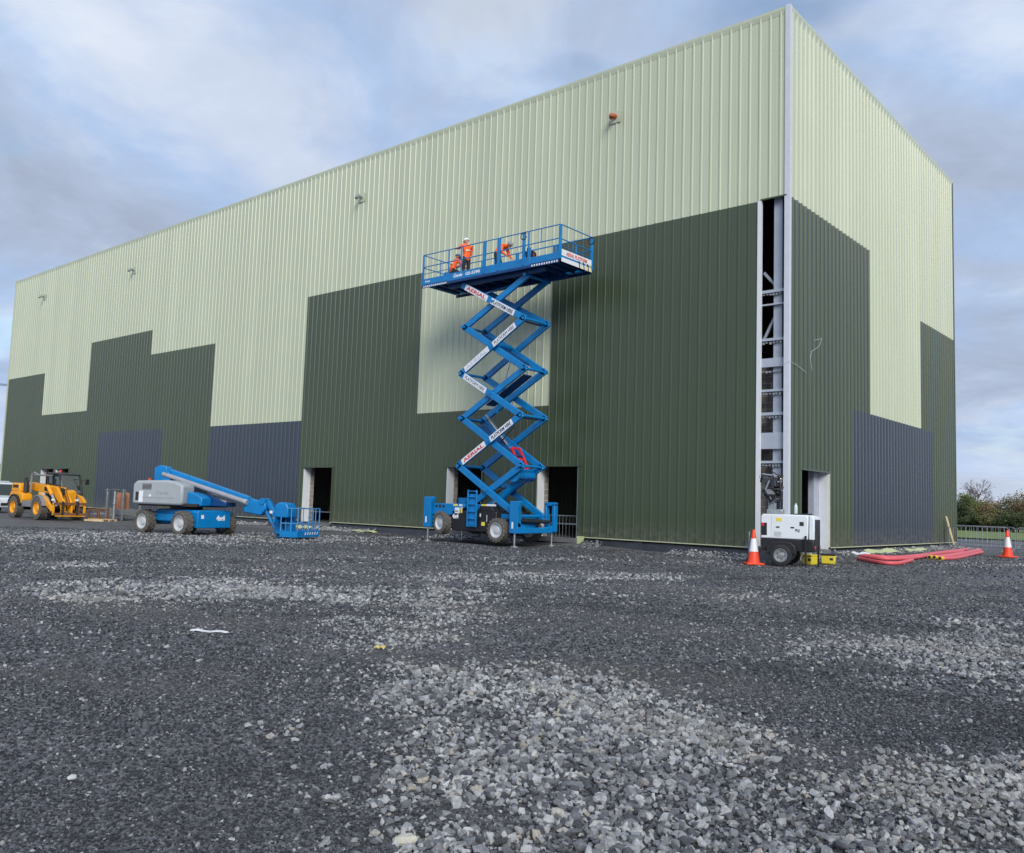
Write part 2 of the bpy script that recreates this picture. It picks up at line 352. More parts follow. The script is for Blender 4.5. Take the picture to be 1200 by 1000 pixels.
def ground_material():
    m = bpy.data.materials.new('dark_hardcore'); m.use_nodes = True; t = m.node_tree; b = t.nodes['Principled BSDF']
    v = t.nodes.new('ShaderNodeTexCoord').outputs['Object']
    a = t.nodes.new('ShaderNodeAttribute'); a.attribute_name = 'stone'; st = a.outputs['Fac']
    def voro(scale):
        n = t.nodes.new('ShaderNodeTexVoronoi'); n.inputs['Scale'].default_value = scale; t.links.new(v, n.inputs['Vector']); return n
    v1, v2 = voro(34), voro(15)
    s1 = t.nodes.new('ShaderNodeSeparateColor'); t.links.new(v1.outputs['Color'], s1.inputs[0])
    s2 = t.nodes.new('ShaderNodeSeparateColor'); t.links.new(v2.outputs['Color'], s2.inputs[0])
    big = noise(t, v, 0.42, 7, 0.66); mid = noise(t, v, 3.2, 5, 0.65); fine = noise(t, v, 85, 3, 0.7)
    dark = mixc(t, ramp(t, big, [(0.32, 0.0), (0.68, 1.0)]).outputs[0], S(66, 68, 73), S(116, 117, 121))
    dark = mixc(t, ramp(t, mid, [(0.4, 0.0), (0.75, 0.55)]).outputs[0], dark, S(104, 101, 98))
    dark = mixc(t, ramp(t, s1.outputs[0], [(0.55, 0.0), (1.0, 0.75)]).outputs[0], dark, S(150, 152, 157))
    dark = mixc(t, ramp(t, s1.outputs[1], [(0.0, 0.8), (0.3, 0.0)]).outputs[0], dark, S(36, 37, 40))
    mp2 = t.nodes.new('ShaderNodeMapping'); t.links.new(v, mp2.inputs[0]); mp2.inputs['Rotation'].default_value = (0, 0, R(-47)); 
    mp3 = t.nodes.new('ShaderNodeMapping'); t.links.new(mp2.outputs[0], mp3.inputs[0]); mp3.inputs['Scale'].default_value = (0.12, 0.75, 1)
    streak = noise(t, mp3.outputs[0], 1.0, 6, 0.6, 0.4)
    dark = mixc(t, ramp(t, streak, [(0.50, 0.0), (0.66, 0.6)]).outputs[0], dark, S(48, 48, 50))
    dark = mixc(t, ramp(t, streak, [(0.30, 0.5), (0.44, 0.0)]).outputs[0], dark, S(142, 141, 138))
    light = mixc(t, s2.outputs[0], S(96, 98, 102), S(182, 184, 186))
    light = mixc(t, ramp(t, v2.outputs['Distance'], [(0.25, 0.0), (0.6, 1.0)]).outputs[0], light, S(58, 59, 62))
    clump = noise(t, v, 7.5, 9, 0.78)
    dark = mixc(t, ramp(t, clump, [(0.54, 0.0), (0.70, 0.8)]).outputs[0], dark, S(160, 160, 158))
    dark = mixc(t, ramp(t, clump, [(0.30, 0.7), (0.44, 0.0)]).outputs[0], dark, S(44, 44, 47))
    wav = math_(t, 'ADD', st, math_(t, 'MULTIPLY', math_(t, 'SUBTRACT', mid, 0.5), 0.7))
    cc = mixc(t, ramp(t, wav, [(0.25, 0.0), (0.6, 0.6)]).outputs[0], dark, light)
    cc = mixc(t, 0.35, cc, ramp(t, fine, [(0.3, 0.02), (0.72, 0.35)]).outputs[0], 'OVERLAY')
    t.links.new(cc, b.inputs['Base Color'])
    t.links.new(ramp(t, streak, [(0.46, 0.85), (0.62, 0.32)]).outputs[0], b.inputs['Roughness'])
    hs = math_(t, 'ADD', math_(t, 'MULTIPLY', v1.outputs['Distance'], -0.6), math_(t, 'MULTIPLY', v2.outputs['Distance'], math_(t, 'MULTIPLY', st, -2.0)))
    hs = math_(t, 'ADD', hs, math_(t, 'MULTIPLY', fine, 0.4))
    bn = t.nodes.new('ShaderNodeBump'); bn.inputs['Strength'].default_value = 0.9; bn.inputs['Distance'].default_value = 0.03
    t.links.new(hs, bn.inputs['Height']); t.links.new(bn.outputs[0], b.inputs['Normal'])
    return m
me.materials.append(ground_material())

def stone_mat(name, stops, rough, dust, wet, spec=0.5):
    m = bpy.data.materials.new(name); m.use_nodes = True; t = m.node_tree; b = t.nodes['Principled BSDF']
    oi = t.nodes.new('ShaderNodeObjectInfo'); v = t.nodes.new('ShaderNodeTexCoord').outputs['Object']
    c = ramp(t, oi.outputs['Random'], stops).outputs[0]
    mpl = t.nodes.new('ShaderNodeMapping'); t.links.new(oi.outputs['Location'], mpl.inputs[0]); mpl.inputs['Rotation'].default_value = (0, 0, R(-47)); mpl.inputs['Scale'].default_value = (0.35, 1.0, 1)
    big_ = noise(t, mpl.outputs[0], 0.55, 5, 0.6, 0.4)
    c = mixc(t, ramp(t, big_, [(0.36, 0.5), (0.50, 0.0)]).outputs[0], c, dust); c = mixc(t, ramp(t, big_, [(0.52, 0.0), (0.68, 0.6)]).outputs[0], c, wet)
    c = mixc(t, 0.5, c, ramp(t, noise(t, v, 1.6, 5, 0.7), [(0.3, 0.12), (0.7, 0.75)]).outputs[0], 'OVERLAY')
    t.links.new(c, b.inputs['Base Color']); b.inputs['Roughness'].default_value = rough; b.inputs['Specular IOR Level'].default_value = spec
    bn = t.nodes.new('ShaderNodeBump'); bn.inputs['Strength'].default_value = 0.5; bn.inputs['Distance'].default_value = 0.15
    t.links.new(noise(t, v, 3.0, 4, 0.7), bn.inputs['Height']); t.links.new(bn.outputs[0], b.inputs['Normal'])
    return m
SPALE = stone_mat('pale_limestone', [(0.0, S(62, 65, 70)), (0.25, S(112, 115, 119)), (0.65, S(160, 163, 166)), (0.92, S(206, 208, 208)), (1.0, S(180, 172, 158))], 0.5, S(168, 166, 162), S(110, 112, 116))
SDARK = stone_mat('dark_stone_chips', [(0.0, S(40, 42, 47)), (0.55, S(70, 73, 79)), (0.85, S(108, 111, 116)), (0.96, S(128, 131, 135)), (1.0, S(176, 178, 180))], 0.5, S(112, 110, 108), S(40, 42, 46))
def gravel(name, x, y, sc, m, label, sink=0.25, seed=1, nvar=9, npts=15, tilt=0.3, lift=None):
    n = len(x); me = bpy.data.meshes.new(name); me.vertices.add(n)
    z = gh(x, y)+sc*(0.55-sink)+(0 if lift is None else lift)
    me.vertices.foreach_set('co', np.stack([x, y, z], 1).ravel().astype(np.float32))
    at = me.attributes.new('sc', 'FLOAT_VECTOR', 'POINT')
    s3 = np.stack([sc*rng.uniform(0.85, 1.45, n), sc*rng.uniform(0.7, 1.1, n), sc*rng.uniform(0.45, 0.85, n)], 1)
    at.data.foreach_set('vector', s3.ravel().astype(np.float32))
    at = me.attributes.new('ro', 'FLOAT_VECTOR', 'POINT')
    r3 = np.stack([rng.normal(0, tilt, n), rng.normal(0, tilt, n), rng.uniform(0, 6.283, n)], 1)
    at.data.foreach_set('vector', r3.ravel().astype(np.float32))
    o = bpy.data.objects.new(name, me); col.objects.link(o); me.materials.append(m); tag(o, label, 'gravel', kind='stuff')
    ng = bpy.data.node_groups.new(name, 'GeometryNodeTree')
    ng.interface.new_socket('Geometry', in_out='INPUT', socket_type='NodeSocketGeometry'); ng.interface.new_socket('Geometry', in_out='OUTPUT', socket_type='NodeSocketGeometry')
    gi, go = ng.nodes.new('NodeGroupInput'), ng.nodes.new('NodeGroupOutput')
    join = ng.nodes.new('GeometryNodeJoinGeometry')
    for k in range(nvar):
        rv = ng.nodes.new('FunctionNodeRandomValue'); rv.data_type = 'FLOAT_VECTOR'
        rv.inputs['Min'].default_value = (-1, -1, -1); rv.inputs['Max'].default_value = (1, 1, 1); rv.inputs['Seed'].default_value = seed*100+k
        ln = ng.nodes.new('ShaderNodeVectorMath'); ln.operation = 'NORMALIZE'; ng.links.new(rv.outputs[0], ln.inputs[0])
        mx = ng.nodes.new('ShaderNodeVectorMath'); mx.operation = 'ADD'; ng.links.new(rv.outputs[0], mx.inputs[0]); ng.links.new(ln.outputs[0], mx.inputs[1])
        hf = ng.nodes.new('ShaderNodeVectorMath'); hf.operation = 'SCALE'; ng.links.new(mx.outputs[0], hf.inputs[0]); hf.inputs['Scale'].default_value = 0.55
        pt = ng.nodes.new('GeometryNodePoints'); pt.inputs['Count'].default_value = npts; ng.links.new(hf.outputs[0], pt.inputs['Position'])
        ch = ng.nodes.new('GeometryNodeConvexHull'); ng.links.new(pt.outputs[0], ch.inputs[0])
        sm = ng.nodes.new('GeometryNodeSetMaterial'); sm.inputs['Material'].default_value = m; ng.links.new(ch.outputs[0], sm.inputs[0])
        gt = ng.nodes.new('GeometryNodeGeometryToInstance'); ng.links.new(sm.outputs[0], gt.inputs[0]); ng.links.new(gt.outputs[0], join.inputs[0])
    ip = ng.nodes.new('GeometryNodeInstanceOnPoints'); ng.links.new(gi.outputs[0], ip.inputs['Points']); ng.links.new(join.outputs[0], ip.inputs['Instance']); ip.inputs['Pick Instance'].default_value = True
    for an, sk in (('sc', 'Scale'), ('ro', 'Rotation')):
        na_ = ng.nodes.new('GeometryNodeInputNamedAttribute'); na_.data_type = 'FLOAT_VECTOR'; na_.inputs['Name'].default_value = an
        ng.links.new(na_.outputs['Attribute'], ip.inputs[sk])
    ng.links.new(ip.outputs[0], go.inputs[0])
    md = o.modifiers.new('gravel', 'NODES'); md.node_group = ng
    return o
def fan(n, r0, r1, half=0.72):
    r = np.sqrt(rng.uniform(r0*r0, r1*r1, n)); a = math.pi/2+YAW+rng.uniform(-half, half, n)
    return CAM[0]+r*np.cos(a), CAM[1]+r*np.sin(a), r
def outside(x, y): return ~((x < 0.35) & (y > -0.5)) & ~((np.abs(x+11.4) < 2.6) & (np.abs(y+2.0) < 1.2))
XS, YS, SS, LS = [], [], [], []
for r0, r1, dens, lo, hi in ((3.0, 8, 980, 0.007, 0.048), (8, 14, 440, 0.010, 0.05), (14, 24, 220, 0.026, 0.056), (24, 40, 60, 0.03, 0.06)):
    x, y, r = fan(int(dens*0.72*(r1*r1-r0*r0)), r0, r1); p = patch(x, y)
    k = (rng.uniform(0, 1, len(x)) < p**1.8*1.15) & outside(x, y); x, y, p = x[k], y[k], p[k]
    s = lo+(hi-lo)*rng.beta(1.25, 3.3, len(x))*(0.5+0.5*p); XS.append(x); YS.append(y); SS.append(s); LS.append(p*rng.uniform(0, 1, len(x))**2*0.018)
for r0, r1, dens, lo, hi in ((3.0, 8, 110, 0.005, 0.022), (8, 22, 55, 0.008, 0.03), (22, 40, 10, 0.012, 0.035)):
    x, y, r = fan(int(dens*0.72*(r1*r1-r0*r0)), r0, r1); k = outside(x, y); x, y = x[k], y[k]
    XS.append(x); YS.append(y); SS.append(lo+(hi-lo)*rng.beta(1.2, 4, len(x))); LS.append(np.zeros(len(x)))
# rubble banked along the foot of the walls
for ax, a0, a1, n_ in (('x', -62, -1.2, 9000), ('y', 0.2, 21, 2200)):
    t_ = rng.uniform(a0, a1, n_); d_ = 0.12+np.abs(rng.normal(0, 0.38, n_)); x, y = (t_, -d_) if ax == 'x' else (d_, t_)
    k = (vnoise(t_*0.6, t_*0+2.2, 4) > 0.3) & ~((ax == 'x') & (np.abs(x+9.6) < 1.4)); x, y, d_ = x[k], y[k], d_[k]
    XS.append(x); YS.append(y); SS.append(0.015+0.06*rng.beta(1.3, 3, len(x))); LS.append(np.maximum(0, 0.20-d_*0.42)*rng.uniform(0.2, 1, len(x)))
gravel('crushed_stone', np.concatenate(XS), np.concatenate(YS), np.concatenate(SS), SPALE, 'pale grey crushed limestone spilled over the yard', sink=0.28, seed=3, tilt=0.45, npts=17, lift=np.concatenate(LS))
XS, YS, SS = [], [], []
for r0, r1, dens, lo, hi in ((3.0, 5.5, 3600, 0.005, 0.013), (5.5, 9, 1500, 0.007, 0.016), (9, 15, 450, 0.010, 0.02), (15, 24, 110, 0.014, 0.026), (24, 42, 34, 0.018, 0.036)):
    x, y, r = fan(int(dens*0.72*(r1*r1-r0*r0)), r0, r1); p = patch(x, y)
    k = (rng.uniform(0, 1, len(x)) > p*0.45) & outside(x, y); x, y = x[k], y[k]
    XS.append(x); YS.append(y); SS.append(lo+(hi-lo)*rng.beta(1.6, 2.6, len(x)))
gravel('stone_chips', np.concatenate(XS), np.concatenate(YS), np.concatenate(SS), SDARK, 'fine dark stone chips covering the yard', sink=0.2, seed=5, npts=11, nvar=7)

# grass field beyond the yard
m = MB()
gx = np.linspace(-260, 330, 60); gy0, gy1 = 42, 260
for i in range(len(gx)-1):
    ys = np.linspace(gy0, gy1, 8)
    for j in range(7):
        q = [(gx[i], ys[j]), (gx[i+1], ys[j]), (gx[i+1], ys[j+1]), (gx[i], ys[j+1])]
        m.add([(a, b, gz(a, b)+0.06) for a, b in q], [(0, 1, 2, 3)])
GRASS = mat('field_grass', S(104, 120, 62), 0.9, var=0.3, vscale=0.25, dirt=0.2, dirtc=S(96, 98, 60), bump=0.8, bscale=6)
tag(m.build('grass_field', GRASS, smooth=0, recalc=False), 'green pasture beyond the yard', kind='structure')

# ---------------------------------------------------------------- building
H0, HT = 0.42, 19.2
bld = empty('industrial_building', (0, 0, 0), 0, 'huge windowless warehouse clad in ribbed pale green, dark green and slate blue sheets', 'building')
PITCHR = 0.3795
PROF = [(0.0, 0.0), (0.075, 0.0), (0.088, 0.005), (0.101, 0.0), (0.168, 0.0), (0.181, 0.005), (0.194, 0.0), (0.268, 0.0), (0.288, 0.032), (0.332, 0.032), (0.352, 0.0)]
PROF_R = [(0.0, 0.0), (0.20, 0.0), (0.226, 0.05), (0.318, 0.05), (0.344, 0.0)]
def prof_pts(u0, u1, PROF=PROF):
    bp = []
    k0 = int(math.floor(u0/PITCHR))-1; k1 = int(math.ceil(u1/PITCHR))+1
    for k in range(k0, k1+1): bp += [(k*PITCHR+a, d) for a, d in PROF]
    us = np.array([b[0] for b in bp]); ds = np.array([b[1] for b in bp])
    e = [(u0, float(np.interp(u0, us, ds)))]+[(u, d) for u, d in bp if u0+1e-4 < u < u1-1e-4]+[(u1, float(np.interp(u1, us, ds)))]
    return e
def rib_sheet(side, u0, u1, z0, z1, m, label):
    e = prof_pts(u0, u1, PROF_R if side == 'R' else PROF)
    P = {'L': lambda u, d, z: (-u, -d, z), 'R': lambda u, d, z: (d, u, z), 'B': lambda u, d, z: (-u, 20.63+d, z), 'E': lambda u, d, z: (-68.63-d, u, z)}[side]
    vs = [P(u, d, z) for u, d in e for z in (z0, z1)]
    fs = [((2*i, 2*i+2, 2*i+3, 2*i+1) if side in 'RB' else (2*i, 2*i+1, 2*i+3, 2*i+2)) for i in range(len(e)-1)]
    return MB().add(vs, fs).build('cladding_sheet', m, bld, smooth=0, recalc=False, label=label)
z5, z7, z10, z12 = 5.68, 7.39, 10.74, 12.41
LP, LD, LN = 'pale green ribbed cladding', 'dark green ribbed cladding', 'slate blue ribbed cladding'
DT = 3.2
uA, uB, uC, uD, uE, uF, uG, uH, uJ, uK, uM = 68.63, 61.06, 53.09, 44.07, 36.12, 27.02, 18.03, 10.17, 1.05, 50.9, 41.82
for u0, u1, z0 in ((uB, uA, z10), (uC, uB, z7), (uD, uC, z12), (uE, uD, z10), (uF, uE, z5), (0.12, uF, z12)): rib_sheet('L', u0, u1, z0, HT, PALE, LP)
rib_sheet('L', uH, uG, z5, z12, PALE, LP)
DOORS = [(24.14, 26.59), (13.75, 15.92), (8.58, 10.68), (58.1, 60.49), (55.39, 57.75)]
def dark_with_doors(u0, u1, z0, z1):
    ds = sorted(d for d in DOORS if d[1] > u0 and d[0] < u1); u = u0
    for a, b in ds:
        a2, b2 = max(a, u0), min(b, u1)
        if a2 > u: rib_sheet('L', u, a2, z0, z1, DARK, LD)
        rib_sheet('L', a2, b2, DT, z1, DARK, LD); u = b2
    if u < u1: rib_sheet('L', u, u1, z0, z1, DARK, LD)
dark_with_doors(uB, uA, H0, z10); dark_with_doors(uC, uB, H0, z7)
rib_sheet('L', uK, uC, H0, z5+0.05, DARK, LD); rib_sheet('L', uD, uC, z5+0.05, z12, DARK, LD)
rib_sheet('L', uM, uK, H0, z5+0.05, NAVY, LN); rib_sheet('L', uE, uD, z5+0.05, z10, DARK, LD); rib_sheet('L', uE, uM, H0, z5+0.05, DARK, LD)
rib_sheet('L', uF, uE, H0, z5, NAVY, LN)
dark_with_doors(uG, uF, H0, z12); dark_with_doors(uH, uG, H0, z5); dark_with_doors(uJ, uH, H0, z12)
va, vb, vV, vc, ve = 7.9, 14.78, 20.63, 5.95, 16.88
rib_sheet('R', 0.12, va, z12, HT, PALE, LP); rib_sheet('R', va, vb, z5, HT, PALE, LP); rib_sheet('R', vb, vV, z10, HT, PALE, LP)
rib_sheet('R', 0.12, 1.08, H0, z5, DARK, LD); rib_sheet('R', 1.08, 3.61, 3.13, z5, DARK, LD); rib_sheet('R', 3.61, vc, H0, z5, DARK, LD)
rib_sheet('R', 0.12, va, z5, z12, DARK, LD); rib_sheet('R', vc, ve, H0, z5, NAVY, LN)
rib_sheet('R', vb, ve, z5, z10, DARK, LD); rib_sheet('R', ve, vV, H0, z10, DARK, LD)
rib_sheet('B', 0, uA, H0, HT, PALE, LP); rib_sheet('E', 0, vV, H0, HT, PALE, LP)
MB().box(-uA, 0, 0, vV, HT-0.25, HT-0.12).build('roof', mat('roof_grey', S(120, 124, 126), 0.6), bld, smooth=0)
MB().box(-uA+0.1, -0.1, 0.1, vV-0.1, 0.1, 0.34).build('floor_slab', CONC, bld, smooth=0)
# flashings
m = MB(); m.prism([(-0.125, -0.05), (0.055, -0.05), (0.055, 0.125), (0.049, 0.125), (0.049, -0.044), (-0.125, -0.044)], 'z', H0-0.04, HT+0.05); m.build('corner_flashing', TRIM, bld, smooth=0)
m = MB(); m.prism([(-0.034, HT+0.03), (0.12, HT+0.03), (0.12, HT-0.1), (0.004, HT-0.26), (-0.034, HT-0.06)], 'x', -uA-0.05, -0.126); m.build('parapet_flashing', PALE, bld, smooth=0)
m = MB(); m.prism([(0.053, HT+0.03), (-0.12, HT+0.03), (-0.12, HT-0.1), (-0.004, HT-0.32), (0.053, HT-0.06)], 'y', 0.126, vV+0.05); m.build('parapet_flashing', PALE, bld, smooth=0)
m = MB(); m.box(-uA-0.052, -uA+0.1, -0.052, 0.1, H0, HT+0.048); m.build('corner_flashing', PALE, bld, smooth=0)
m = MB(); m.box(-0.1, 0.05, vV-0.06, vV+0.05, H0, HT+0.03); m.build('corner_flashing', DARK, bld, smooth=0)
for a, b in ((uA, 60.6), (58.0, 57.85), (55.2, 26.8), (24.0, 16.0), (13.6, 10.8), (8.4, 1.05)):
    MB().box(-a, -b, -0.045, 0.08, H0-0.035, H0-0.002).build('base_flashing', CREAM, bld, smooth=0)
for a, b in ((0.2, 1.0), (3.7, vV)):
    MB().box(-0.08, 0.05, a, b, H0-0.035, H0-0.002).build('base_flashing', CREAM if a > 3 else DARK, bld, smooth=0)
# foundation edge under the sheets, wrapped in dark membrane
def plinth(pts, nrm, zt):
    m = MB(); n = len(pts); rows = []
    for x, y in pts:
        k = 0.03*(vnoise(np.array(x*1.7+y*1.7), np.array(3.3))-0.5)+0.02*(vnoise(np.array(x*6.0+y*6), np.array(1.3))-0.5); k = float(k)
        rows.append([(x+nrm[0]*(o+k*f), y+nrm[1]*(o+k*f), z) for o, z, f in ((-0.10, zt, 0), (-0.02, zt-0.02, 1), (0.02, 0.22, 2), (0.06, 0.10, 3), (0.16, -0.1, 3))])
    for i in range(n-1):
        b = len(m.v); m.add(rows[i]+rows[i+1], [(j, j+1, 6+j, 5+j) for j in range(4)])
    return m.build('foundation_edge', MEMB, bld, smooth=60, recalc=False)
plinth([(-u, 0.0) for u in np.arange(0.0, uA, 0.35)][::-1], (0, -1), H0-0.06)
plinth([(0.0, v) for v in np.arange(0.0, vV+0.3, 0.35)], (1, 0), H0-0.07)
# doorways: white lining, blockwork return, lintel flashing
def doorway(u0, u1, zt):
    MB().box(-u1-0.0, -u1+0.05, 0.002, 0.42, 0.34, zt-0.01).build('door_lining', WHITE, bld, smooth=0)
    MB().box(-u0-0.05, -u0, 0.002, 0.42, 0.34, zt-0.01).build('door_lining', WHITE, bld, smooth=0)
    MB().box(-u1, -u0, 0.003, 0.42, zt-0.008, zt+0.03).build('door_head_lining', DARK, bld, smooth=0)
    MB().box(-u1-0.10, -u0+0.10, -0.062, 0.0, zt-0.03, zt+0.012).build('lintel_flashing', DARK, bld, smooth=0)
    MB().box(-u1-0.4, -u1+0.09, 0.425, 0.64, 0.34, zt+0.3).build('block_reveal', BLOCK, bld, smooth=0)
    MB().box(-u0-0.03, -u0+0.4, 0.425, 0.64, 0.34, zt+0.3).build('block_reveal', BLOCK, bld, smooth=0)
    MB().box(-u1-0.06, -u1-0.005, -0.046, 0.0, H0, zt+0.01).build('jamb_flashing', DARK, bld, smooth=0)
    MB().box(-u0+0.005, -u0+0.06, -0.046, 0.0, H0, zt+0.01).build('jamb_flashing', DARK, bld, smooth=0)
    MB().box(-u1, -u0, -0.12, 0.4, 0.16, 0.345).build('threshold', CONC, bld, bevel=0.01, smooth=0)
for a, b in DOORS: doorway(a, b, DT)
MB().box(-0.34, -0.002, 3.56, 3.61, 0.34, 3.12).build('door_lining', WHITE, bld, smooth=0)
MB().box(-0.55, -0.345, 3.1, 3.9, 0.34, 3.4).build('door_pier', STEEL, bld, smooth=0)
MB().box(-0.34, -0.003, 1.08, 3.61, 3.125, 3.16).build('door_head_lining', DARK, bld, smooth=0)
MB().box(0.0, 0.06, 1.0, 3.7, 3.09, 3.135).build('lintel_flashing', DARK, bld, smooth=0)
MB().box(0.0, 0.046, 1.02, 1.075, H0, 3.14).build('jamb_flashing', DARK, bld, smooth=0)
MB().box(0.0, 0.047, 3.615, 3.70, H0, 3.14).build('jamb_flashing', mat('cream_jamb', S(206, 204, 180), 0.5), bld, smooth=0)
MB().box(-0.5, 0.1, 1.08, 3.61, 0.2, 0.345).build('threshold', CONC, bld, bevel=0.01, smooth=0)
# inner leaf of blockwork behind the corner gap and the end door
MB().box(-3.2, -0.72, 0.66, 0.9, 0.34, 6.9).build('inner_block_wall', BLOCK, bld, smooth=0)
MB().box(-1.4, -1.2, 1.0, 2.55, 0.34, 5.6).build('inner_block_wall', BLOCK, bld, smooth=0)
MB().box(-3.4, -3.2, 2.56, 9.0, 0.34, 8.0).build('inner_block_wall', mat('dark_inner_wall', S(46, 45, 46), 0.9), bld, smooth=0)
# open corner strip: edge flashings, column, rails, brace
MB().box(-1.10, -0.965, -0.05, 0.07, H0, z12).build('gap_edge_flashing', WHITE, bld, smooth=0)
MB().box(-1.0, -0.05, -0.055, 0.05, z12-0.002, z12+0.05).build('gap_head_flashing', DARK, bld, smooth=0)
m = MB(); m.box(-0.60, -0.30, 0.20, 0.22, 0.34, HT-0.3).box(-0.60, -0.30, 0.50, 0.52, 0.34, HT-0.3).box(-0.46, -0.44, 0.22, 0.50, 0.34, HT-0.3); m.build('steel_column', STEEL, bld, smooth=0)
for z, h in ((9.18, 0.10), (8.72, 0.05), (7.5, 0.09), (6.7, 0.30), (5.74, 0.08), (4.08+0.86, 0.10), (4.02, 0.55), (3.3, 0.08)):
    MB().box(-1.0, -0.14, 0.08, 0.19, z-h/2, z+h/2).build('cladding_rail', STEEL, bld, smooth=0)
for z in (9.1, 7.42, 6.42, 5.66, 4.86, 3.22):
    for k in range(6):
        a = -0.95+0.12*k+random.uniform(-.02, .02); MB().box(a, a+0.07, 0.1, 0.17, z-random.uniform(0.03, 0.09), z-0.005).build('rail_bracket', GALV, bld, smooth=0)
m = MB(); m.beam((-1.05, 0.4, 9.95), (-0.5, 0.4, 9.3), 0.06, 0.09); m.build('brace', STEEL, bld, smooth=0)
m = MB(); m.beam((-1.05, 0.4, 7.55), (-0.5, 0.4, 8.6), 0.06, 0.09); m.build('brace', STEEL, bld, smooth=0)
# pipes through the upper wall
def wall_pipe(u, z, ln, r, m_, lab):
    mb = MB(); mb.tube([(-u, 0.02, z+0.02), (-u, -ln*0.6, z), (-u+0.03, -ln*0.9, z-0.05), (-u+0.06, -ln, z-0.16)], r, 12)
    mb.build('wall_pipe', m_, bld, label=lab)
    MB().box(-u-0.26, -u+0.26, -0.052, -0.043, z-0.24, z+0.24).build('pipe_collar', PALE, bld, bevel=0.03, smooth=0)
wall_pipe(7.18, 17.11, 0.40, 0.10, ORPIPE, 'orange pipe stub through the pale wall')
for u, z in ((22.79, 17.06), (47.23, 16.95), (62.33, 17.05)): wall_pipe(u, z, 0.45, 0.085, GALV, 'grey pipe stub through the pale wall')

# ---------------------------------------------------------------- wheels
def wheel(parent, c, ax, r, wd, rim_r, rim_mat, lugs=18, name='wheel', steer=0.0, bolts=0, tmat=None):
    """wheel with its axle along local y (outer face on side ax=-1 or +1): tyre, tread lugs, rim, hub"""
    e = empty(name, c, steer); e.parent = parent
    m = MB(); h = wd/2
    prof = [(rim_r, -h*0.86), (rim_r*1.08, -h), (r*0.86, -h), (r*0.965, -h*0.82), (r*0.965, h*0.82), (r*0.86, h), (rim_r*1.08, h), (rim_r, h*0.86)]
    m.lathe(prof, (0, 0, 0), (0, 1, 0), 32, closed=True)
    for k in range(lugs):
        for s in (-1, 1):
            t = 2*math.pi*(k+(0.5 if s > 0 else 0))/lugs; mt = Matrix.Rotation(t, 4, 'Y') @ Matrix.Translation((0, s*h*0.5, r*0.95)) @ Matrix.Rotation(s*0.5, 4, 'Z')
            m.box(-r*0.055, r*0.055, -h*0.52, h*0.52, -r*0.05, r*0.05, mt)
    m.build('tyre', tmat or TYRE, e, smooth=30)
    m = MB(); a = ax
    m.lathe([(rim_r, a*h*0.9), (rim_r*0.93, a*h*0.92), (rim_r*0.86, a*h*0.55), (rim_r*0.5, a*h*0.45), (rim_r*0.42, a*h*0.7), (rim_r*0.2, a*h*0.75), (0.01, a*h*0.76)], (0, 0, 0), (0, 1, 0), 28, caps=False)
    m.lathe([(rim_r, -a*h*0.9), (rim_r*0.9, -a*h*0.6), (rim_r*0.3, -a*h*0.5), (0.01, -a*h*0.5)], (0, 0, 0), (0, 1, 0), 24, caps=False)
    rm = m.build('rim', rim_mat, e, smooth=35)
    if bolts:
        for k in range(bolts):
            t = 2*math.pi*k/bolts; m = MB(); p = (math.cos(t)*rim_r*0.6, a*h*0.5, math.sin(t)*rim_r*0.6)
            m.cyl(p, (p[0], p[1]+a*0.03, p[2]), rim_r*0.06, n=6); m.build('wheel_bolt', DARKM, e)
    return e

# ---------------------------------------------------------------- scissor lift
LX, LY = -11.5, -2.05
lift = empty('scissor_lift', (LX, LY, 0.0), 0, 'tall blue scissor lift raised in front of the dark green wall', 'scissor lift')
ND = [(0.0, 10.42), (0, 8.72), (0, 6.80), (0, 4.98), (0, 3.06), (0, 1.16)]; XL, XR = -1.08, 2.18
zs = [z for _, z in ND]
def node(i, right): return ((XR if right else XL)+(0.02*i if not right else 0), zs[i])
for side, yo, yi in ((-1, -0.72, -0.585), (1, 0.72, 0.585)):
    for i in range(5):
        ra = (i % 2 == 1)
        a, b = node(i, ra), node(i+1, not ra)
        o = MB().beam((a[0], yo, a[1]), (b[0], yo, b[1]), 0.11, 0.255, ext=0.10).build('outer_arm', BLUE, lift, bevel=0.02)
        c, d = node(i, not ra), node(i+1, ra)
        MB().beam((c[0], yi, c[1]), (d[0], yi, d[1]), 0.11, 0.255, ext=0.10).build('inner_arm', BLUE, lift, bevel=0.02)
        mx, mz = (a[0]+b[0])/2, (a[1]+b[1])/2
        MB().cyl((mx, yo-0.085*1, mz) if side < 0 else (mx, yo+0.085, mz), (mx, yi, mz), 0.06, n=14).build('pivot_pin', BLUE, o)
        for (q, k) in ((a, i), (c, i)):
            MB().cyl((q[0], yo+side*0.075, q[1]), (q[0], yi-side*0.07, q[1]), 0.065, n=14).build('end_pin', BLUE, o)
